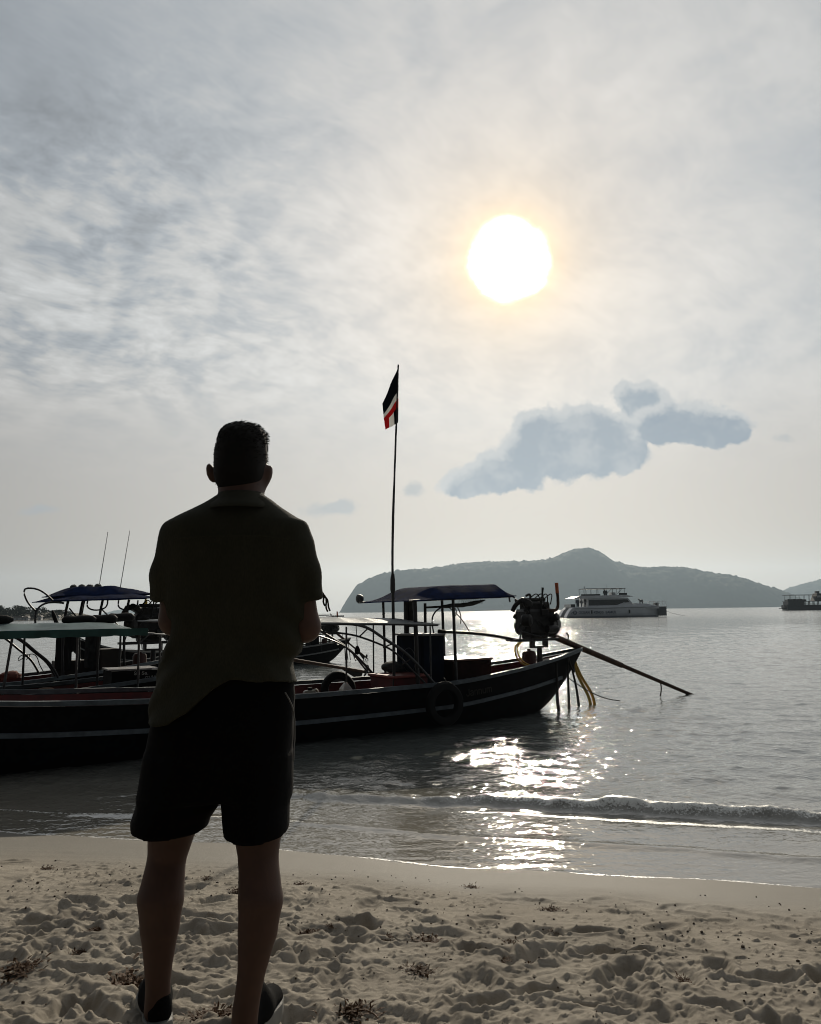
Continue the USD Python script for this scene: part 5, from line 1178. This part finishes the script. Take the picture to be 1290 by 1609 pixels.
# ------------------------------------------------------------------ headland with trees and huts at the left
LEAF = look("dark_leaves", (0.028, 0.040, 0.022), rough=0.8, spec=0.2, vary=0.5, scale=0.6)
BARK = look("grey_bark", (0.06, 0.05, 0.04), rough=0.9)
hd_o = at(45, 975.4, 330)
hx_ = np.linspace(-30, 17, 80); hy_ = np.linspace(-3, 40, 40)
HX, HY = np.meshgrid(hx_, hy_)
HZ = 2.6 * sstep(HX, 17, 2) * sstep(HY, -3, 14) + 0.5 * sstep(HY, -3, 1) * sstep(HX, 17, 13) + (fbm(np.stack([HX, HY, 0 * HX], -1) / 4, 3, 5) - 0.5) * 0.8 * sstep(HY, -1, 3) - 0.25
o_ = obj("headland", grid(np.stack([HX + hd_o[0], HY + hd_o[1], HZ], -1)), look("headland_earth", (0.09, 0.08, 0.06), rough=0.95), smooth=True)
tag(o_, "low wooded point at the left edge across the water", "headland", kind="structure")
def leaves(centres, radii, n, size, seed, flat=0.8):
    r = np.random.default_rng(seed); vs, fs, base = [], [], 0
    for c, R in zip(centres, radii):
        u_ = r.normal(size=(n, 3)); u_ /= np.linalg.norm(u_, axis=1, keepdims=True)
        p = c + u_ * (R * r.uniform(0.45, 1.0, (n, 1)) ** 0.5) * [1, 1, flat]
        a = r.normal(size=(n, 3)); a /= np.linalg.norm(a, axis=1, keepdims=True); bq = np.cross(a, r.normal(size=(n, 3))); bq /= np.linalg.norm(bq, axis=1, keepdims=True)
        s_ = size * r.uniform(0.6, 1.4, (n, 1))
        q = np.stack([p - a * s_, p + bq * s_ * 0.5, p + a * s_, p - bq * s_ * 0.5], 1).reshape(-1, 3)
        k = np.arange(n) * 4 + base; fs += [np.stack([k, k + 1, k + 2], 1), np.stack([k, k + 2, k + 3], 1)]; vs.append(q); base += 4 * n
    return np.vstack(vs), np.vstack(fs)
rr = np.random.default_rng(8); cen, rad = [], []
for k in range(120):
    x = rr.uniform(-30, 12.5); y = rr.uniform(1, 30); px_ = 45 + x / 330 * 1290
    topy = np.interp(px_, [-70, 0, 22, 29, 33, 44, 65, 80, 92], [948, 950, 949.5, 951, 956, 955, 957, 961, 965])
    top = (at(px_, topy, 330 + y * 0.3)[2]) * rr.uniform(0.62, 1.0); R = rr.uniform(0.9, 1.7)
    for zz in np.arange(max(top - R, 1.0), 0.9, -1.2): cen.append((hd_o[0] + x + rr.normal(0, 0.4), hd_o[1] + y, zz)); rad.append(R)
wd = obj("far_wood", leaves(np.array(cen), rad, 90, 0.30, 3), LEAF, smooth=False)
tag(wd, "dark tropical trees massed along the point at the left", "wood", kind="stuff")
for px_, topy, w_, lab in ((88.5, 958.6, 1.7, "flat-topped tree standing alone at the right end of the wooded point"), (106.5, 965.5, 1.0, "small round tree at the very tip of the point behind the boats")):
    p = at(px_, 975, 332); zt = at(px_, topy, 332)[2]
    tt = thing("shore_tree", lab, "tree", (p[0], p[1], 0.2))
    obj("trunk", tube(curve([(0, 0, 0), (0.12, 0, zt * 0.5), (0.0, 0, zt * 0.82)], 8), np.linspace(0.16, 0.06, 8), 7), BARK, tt)
    for s_ in (-1, 1): obj("limb", tube([(0.05, 0, zt * 0.6), (s_ * w_ * 0.6, 0.1, zt * 0.85)], [0.07, 0.03], 6), BARK, tt)
    cc = [(s_ * w_ * 0.62, rr.normal(0, 0.3), zt * 0.88 + rr.normal(0, 0.08)) for s_ in (-1.1, -0.5, 0.1, 0.6, 1.1)]
    obj("crown", leaves(np.array(cc), [w_ * 0.55] * 5, 110, 0.20, 5, 0.42), LEAF, tt, smooth=False)
HUTW = look("hut_white_wall", (0.62, 0.62, 0.60), rough=0.7); HUTR = look("hut_roof", (0.20, 0.18, 0.17), rough=0.8)
for px_, w_, h_t, lab in ((27, 4.0, 1.1, "long low white hut under the trees of the point"), (40, 2.0, 1.0, "small pale hut right of the long white one on the point"), (88, 2.1, 1.3, "white hut with a pitched roof below the flat-topped tree"), (62, 1.1, 1.3, "narrow pale hut halfway along the point")):
    p = at(px_, 974.5, 326); tt = thing("hut", lab, "hut", (p[0], p[1], 0.15), 3)
    obj("wall", box(-w_ / 2, w_ / 2, 0, 2, 0, h_t), HUTW, tt, smooth=False)
    obj("roof", prism([(-w_ / 2 - 0.25, h_t), (w_ / 2 + 0.25, h_t), (w_ / 2 - 0.2, h_t + 0.5), (-w_ / 2 + 0.2, h_t + 0.5)], -0.25, 2.25), HUTR, tt, smooth=False)
    obj("door", box(-0.3, 0.1, -0.03, 0.0, 0.02, h_t * 0.75), HUTR, tt, smooth=False)
# small moored things far out between the man and the island
for px_, py_, Y_, L_, lab in ((531, 966.3, 300, 2.2, "small dark tender far out, just left of the island's cliff"), (505, 964.6, 420, 4.0, "low dark raft on the horizon beside the man's arm")):
    p = at(px_, py_, Y_); tt = thing("tender", lab, "boat", (p[0], p[1], 0), 0)
    obj("hull", loft(np.array([[[x, -0.4 * q, 0.5], [x, -0.3 * q, -0.1], [x, 0.3 * q, -0.1], [x, 0.4 * q, 0.5]] for x, q in ((-L_, 0.8), (-L_ * 0.5, 1.2), (L_ * 0.4, 1.2), (L_, 0.1))])), FD, tt, smooth=False)
    obj("outboard", box(-L_ - 0.25, -L_, -0.15, 0.15, 0.2, 1.0), FD, tt, smooth=False)

# ------------------------------------------------------------------ seaweed and bits on the sand
WEED = look("brown_seaweed", (0.045, 0.022, 0.008), rough=0.75, spec=0.2, vary=0.6, scale=40, rgb2=(0.11, 0.050, 0.016))
def weed_mesh(seed, n=150):
    r = np.random.default_rng(seed); parts = []
    for k in range(n):
        a = r.uniform(0, 6.28); R = abs(r.normal(0, 0.42)); p = np.array([R * math.cos(a), R * math.sin(a) * 0.8, 0.0])
        out_ = np.array([math.cos(a) + r.normal(0, 0.6), math.sin(a) + r.normal(0, 0.6), r.uniform(0.2, 1.2)]); out_ /= np.linalg.norm(out_)
        ln = r.uniform(0.16, 0.42); w = r.uniform(0.022, 0.055); side = np.cross(out_, [0, 0, 1.0]); side /= np.linalg.norm(side) + 1e-9
        q = [p, p + out_ * ln * 0.5 + [0, 0, 0.05], p + out_ * ln + [0, 0, r.uniform(-0.12, 0.06)]]
        q = [np.array([x[0], x[1], max(x[2], -0.02)]) for x in q]
        v = np.array([q[0] - side * w * 0.5, q[0] + side * w * 0.5, q[1] - side * w + [0, 0, w * 0.4], q[1] + side * w, q[2]])
        parts.append(trimesh.Trimesh(v, [[0, 1, 3], [0, 3, 2], [2, 3, 4]], process=False))
        if k % 3 == 0: parts.append(moved(trimesh.creation.icosphere(0, r.uniform(0.018, 0.032)), q[1]))
    return cat_(parts)
WEEDS = [(862, 1431, 0.062, "tuft of brown seaweed alone on the smoother sand right of centre"), (70, 1366, 0.050, "small dark seaweed tuft nearest the water at the far left"), (322, 1381, 0.050, "seaweed tuft lying between the man's knees"),
         (372, 1402, 0.062, "seaweed strip touching the inside of the man's right calf"), (298, 1413, 0.036, "little seaweed tuft beside the man's left calf"), (482, 1467, 0.085, "large reddish seaweed clump just right of the man's right calf"),
         (606, 1474, 0.050, "dark seaweed knot in front of the small sand mound at centre"), (568, 1468, 0.040, "seaweed scrap left of the small sand mound at centre"), (672, 1482, 0.090, "broad seaweed clump in the middle of the foreground sand"), (803, 1481, 0.056, "seaweed tuft between the broad middle clump and the right side"),
         (834, 1521, 0.062, "seaweed tuft on a sand hump in the lower right centre"), (790, 1509, 0.036, "tiny seaweed tuft above the hump at the lower right centre"), (1072, 1543, 0.062, "reddish seaweed tuft with a trailing stalk at the lower right"), (742, 1395, 0.055, "thin flat seaweed strip nearest the waterline at the centre"),
         (135, 1496, 0.056, "seaweed tuft on the open sand left of the man's legs"), (152, 1461, 0.042, "seaweed scrap above another, left of the man's legs"), (14, 1527, 0.110, "big dark seaweed heap at the left edge"), (196, 1552, 0.135, "big dark seaweed heap against the man's left ankle"),
         (655, 1526, 0.070, "dark seaweed clump low in the centre foreground"), (545, 1590, 0.085, "seaweed clump at the bottom, right of the man's feet"), (330, 1598, 0.085, "seaweed clump at the bottom between the man's shoes"), (470, 1390, 0.045, "flat seaweed scrap on the smooth sand right of the man's knee"), (870, 1462, 0.034, "small seaweed scrap below the lone tuft right of centre"), (520, 1454, 0.028, "crumb of seaweed right of the sand mound by the man's calf")]
protos = []
for k, (px_, py_, sc, lab) in enumerate(WEEDS):
    sc *= 1.22
    p = atz(px_, py_, 0.2)
    for _ in range(6): p = atz(px_, py_, float(sand_z(np.array([p[0]]), np.array([p[1]]))[0]))
    if k < 4:
        tt = thing("seaweed_clump", lab, "seaweed", p - [0, 0, 0.004], 40 * k, "seaweed washed up on the sand"); protos.append(tt)
        obj("fronds", weed_mesh(50 + k, 300), WEED, tt, smooth=False)
        obj("stalk", tube(curve([(-0.7, 0.1, 0.02), (-0.1, -0.15, 0.12), (0.6, 0.2, 0.08), (1.0, -0.05, 0.02)], 12), 0.035, 5), WEED, tt)
        UsdGeom.Xformable(tt).AddScaleOp().Set(Gf.Vec3f(sc, sc, sc * 0.6))
    else:
        src = protos[k % 4]
        x = UsdGeom.Xform.Define(stage, _path("/World", "seaweed_clump"))
        x.GetPrim().GetReferences().AddInternalReference(src.GetPath())
        ops = {o.GetOpName(): o for o in x.GetOrderedXformOps()}
        x.ClearXformOpOrder()
        x.AddTranslateOp().Set(Gf.Vec3d(*map(float, p - [0, 0, 0.004]))); x.AddRotateZOp().Set(37.0 * k); x.AddScaleOp().Set(Gf.Vec3f(sc, sc * (0.8 + 0.05 * (k % 5)), sc * (0.45 + 0.08 * (k % 4))))
        tag(x, lab, "seaweed", "seaweed washed up on the sand"); x.GetPrim().SetInstanceable(True)
# bits of shell and weed strewn on the sand: too many to count
rr = np.random.default_rng(77); parts = []
n_b = 0
while n_b < 900:
    X0, Y0 = rr.uniform(-2.4, 3.2), rr.uniform(2.1, 5.2); d0 = float(shore_d(X0, Y0))
    if d0 > -0.45 or rr.random() > 0.25 + 0.75 * math.exp(-((d0 + 1.7) / 0.6) ** 2): continue
    z0 = float(sand_z(np.array([X0]), np.array([Y0]))[0]); s_ = rr.uniform(0.0018, 0.0062) * (1.0 if rr.random() < 0.93 else 1.7)
    ic = trimesh.creation.icosphere(0, 1.0); ic.vertices *= rr.uniform(0.5, 1.3, (1, 3)) * s_; ic.apply_translation((X0, Y0, z0 + s_ * 0.3)); parts.append(ic); n_b += 1
tag(obj("beach_debris", cat_(parts), look("debris_brown", (0.05, 0.035, 0.022), rough=0.9, vary=0.7, scale=3), smooth=False), "crumbs of weed and shell strewn over the sand", "debris", kind="stuff")

# ------------------------------------------------------------------ haze
def haze():
    g = Graph()
    v = g.add("principled_volume", color=(0.66, 0.83, 1.0), density=HAZE, anisotropy=0.55)
    mat = usdkit.material(stage, "/World/Looks/haze_air", g.n, g.l, volume=v + ".volume")
    o = obj("haze", box(-7000, 7000, -7000, 7000, -5.0, 340.0), mat, smooth=False)
    tag(o, "thin sea haze over the bay", "haze", kind="stuff")
HAZE = 0.00007
haze()
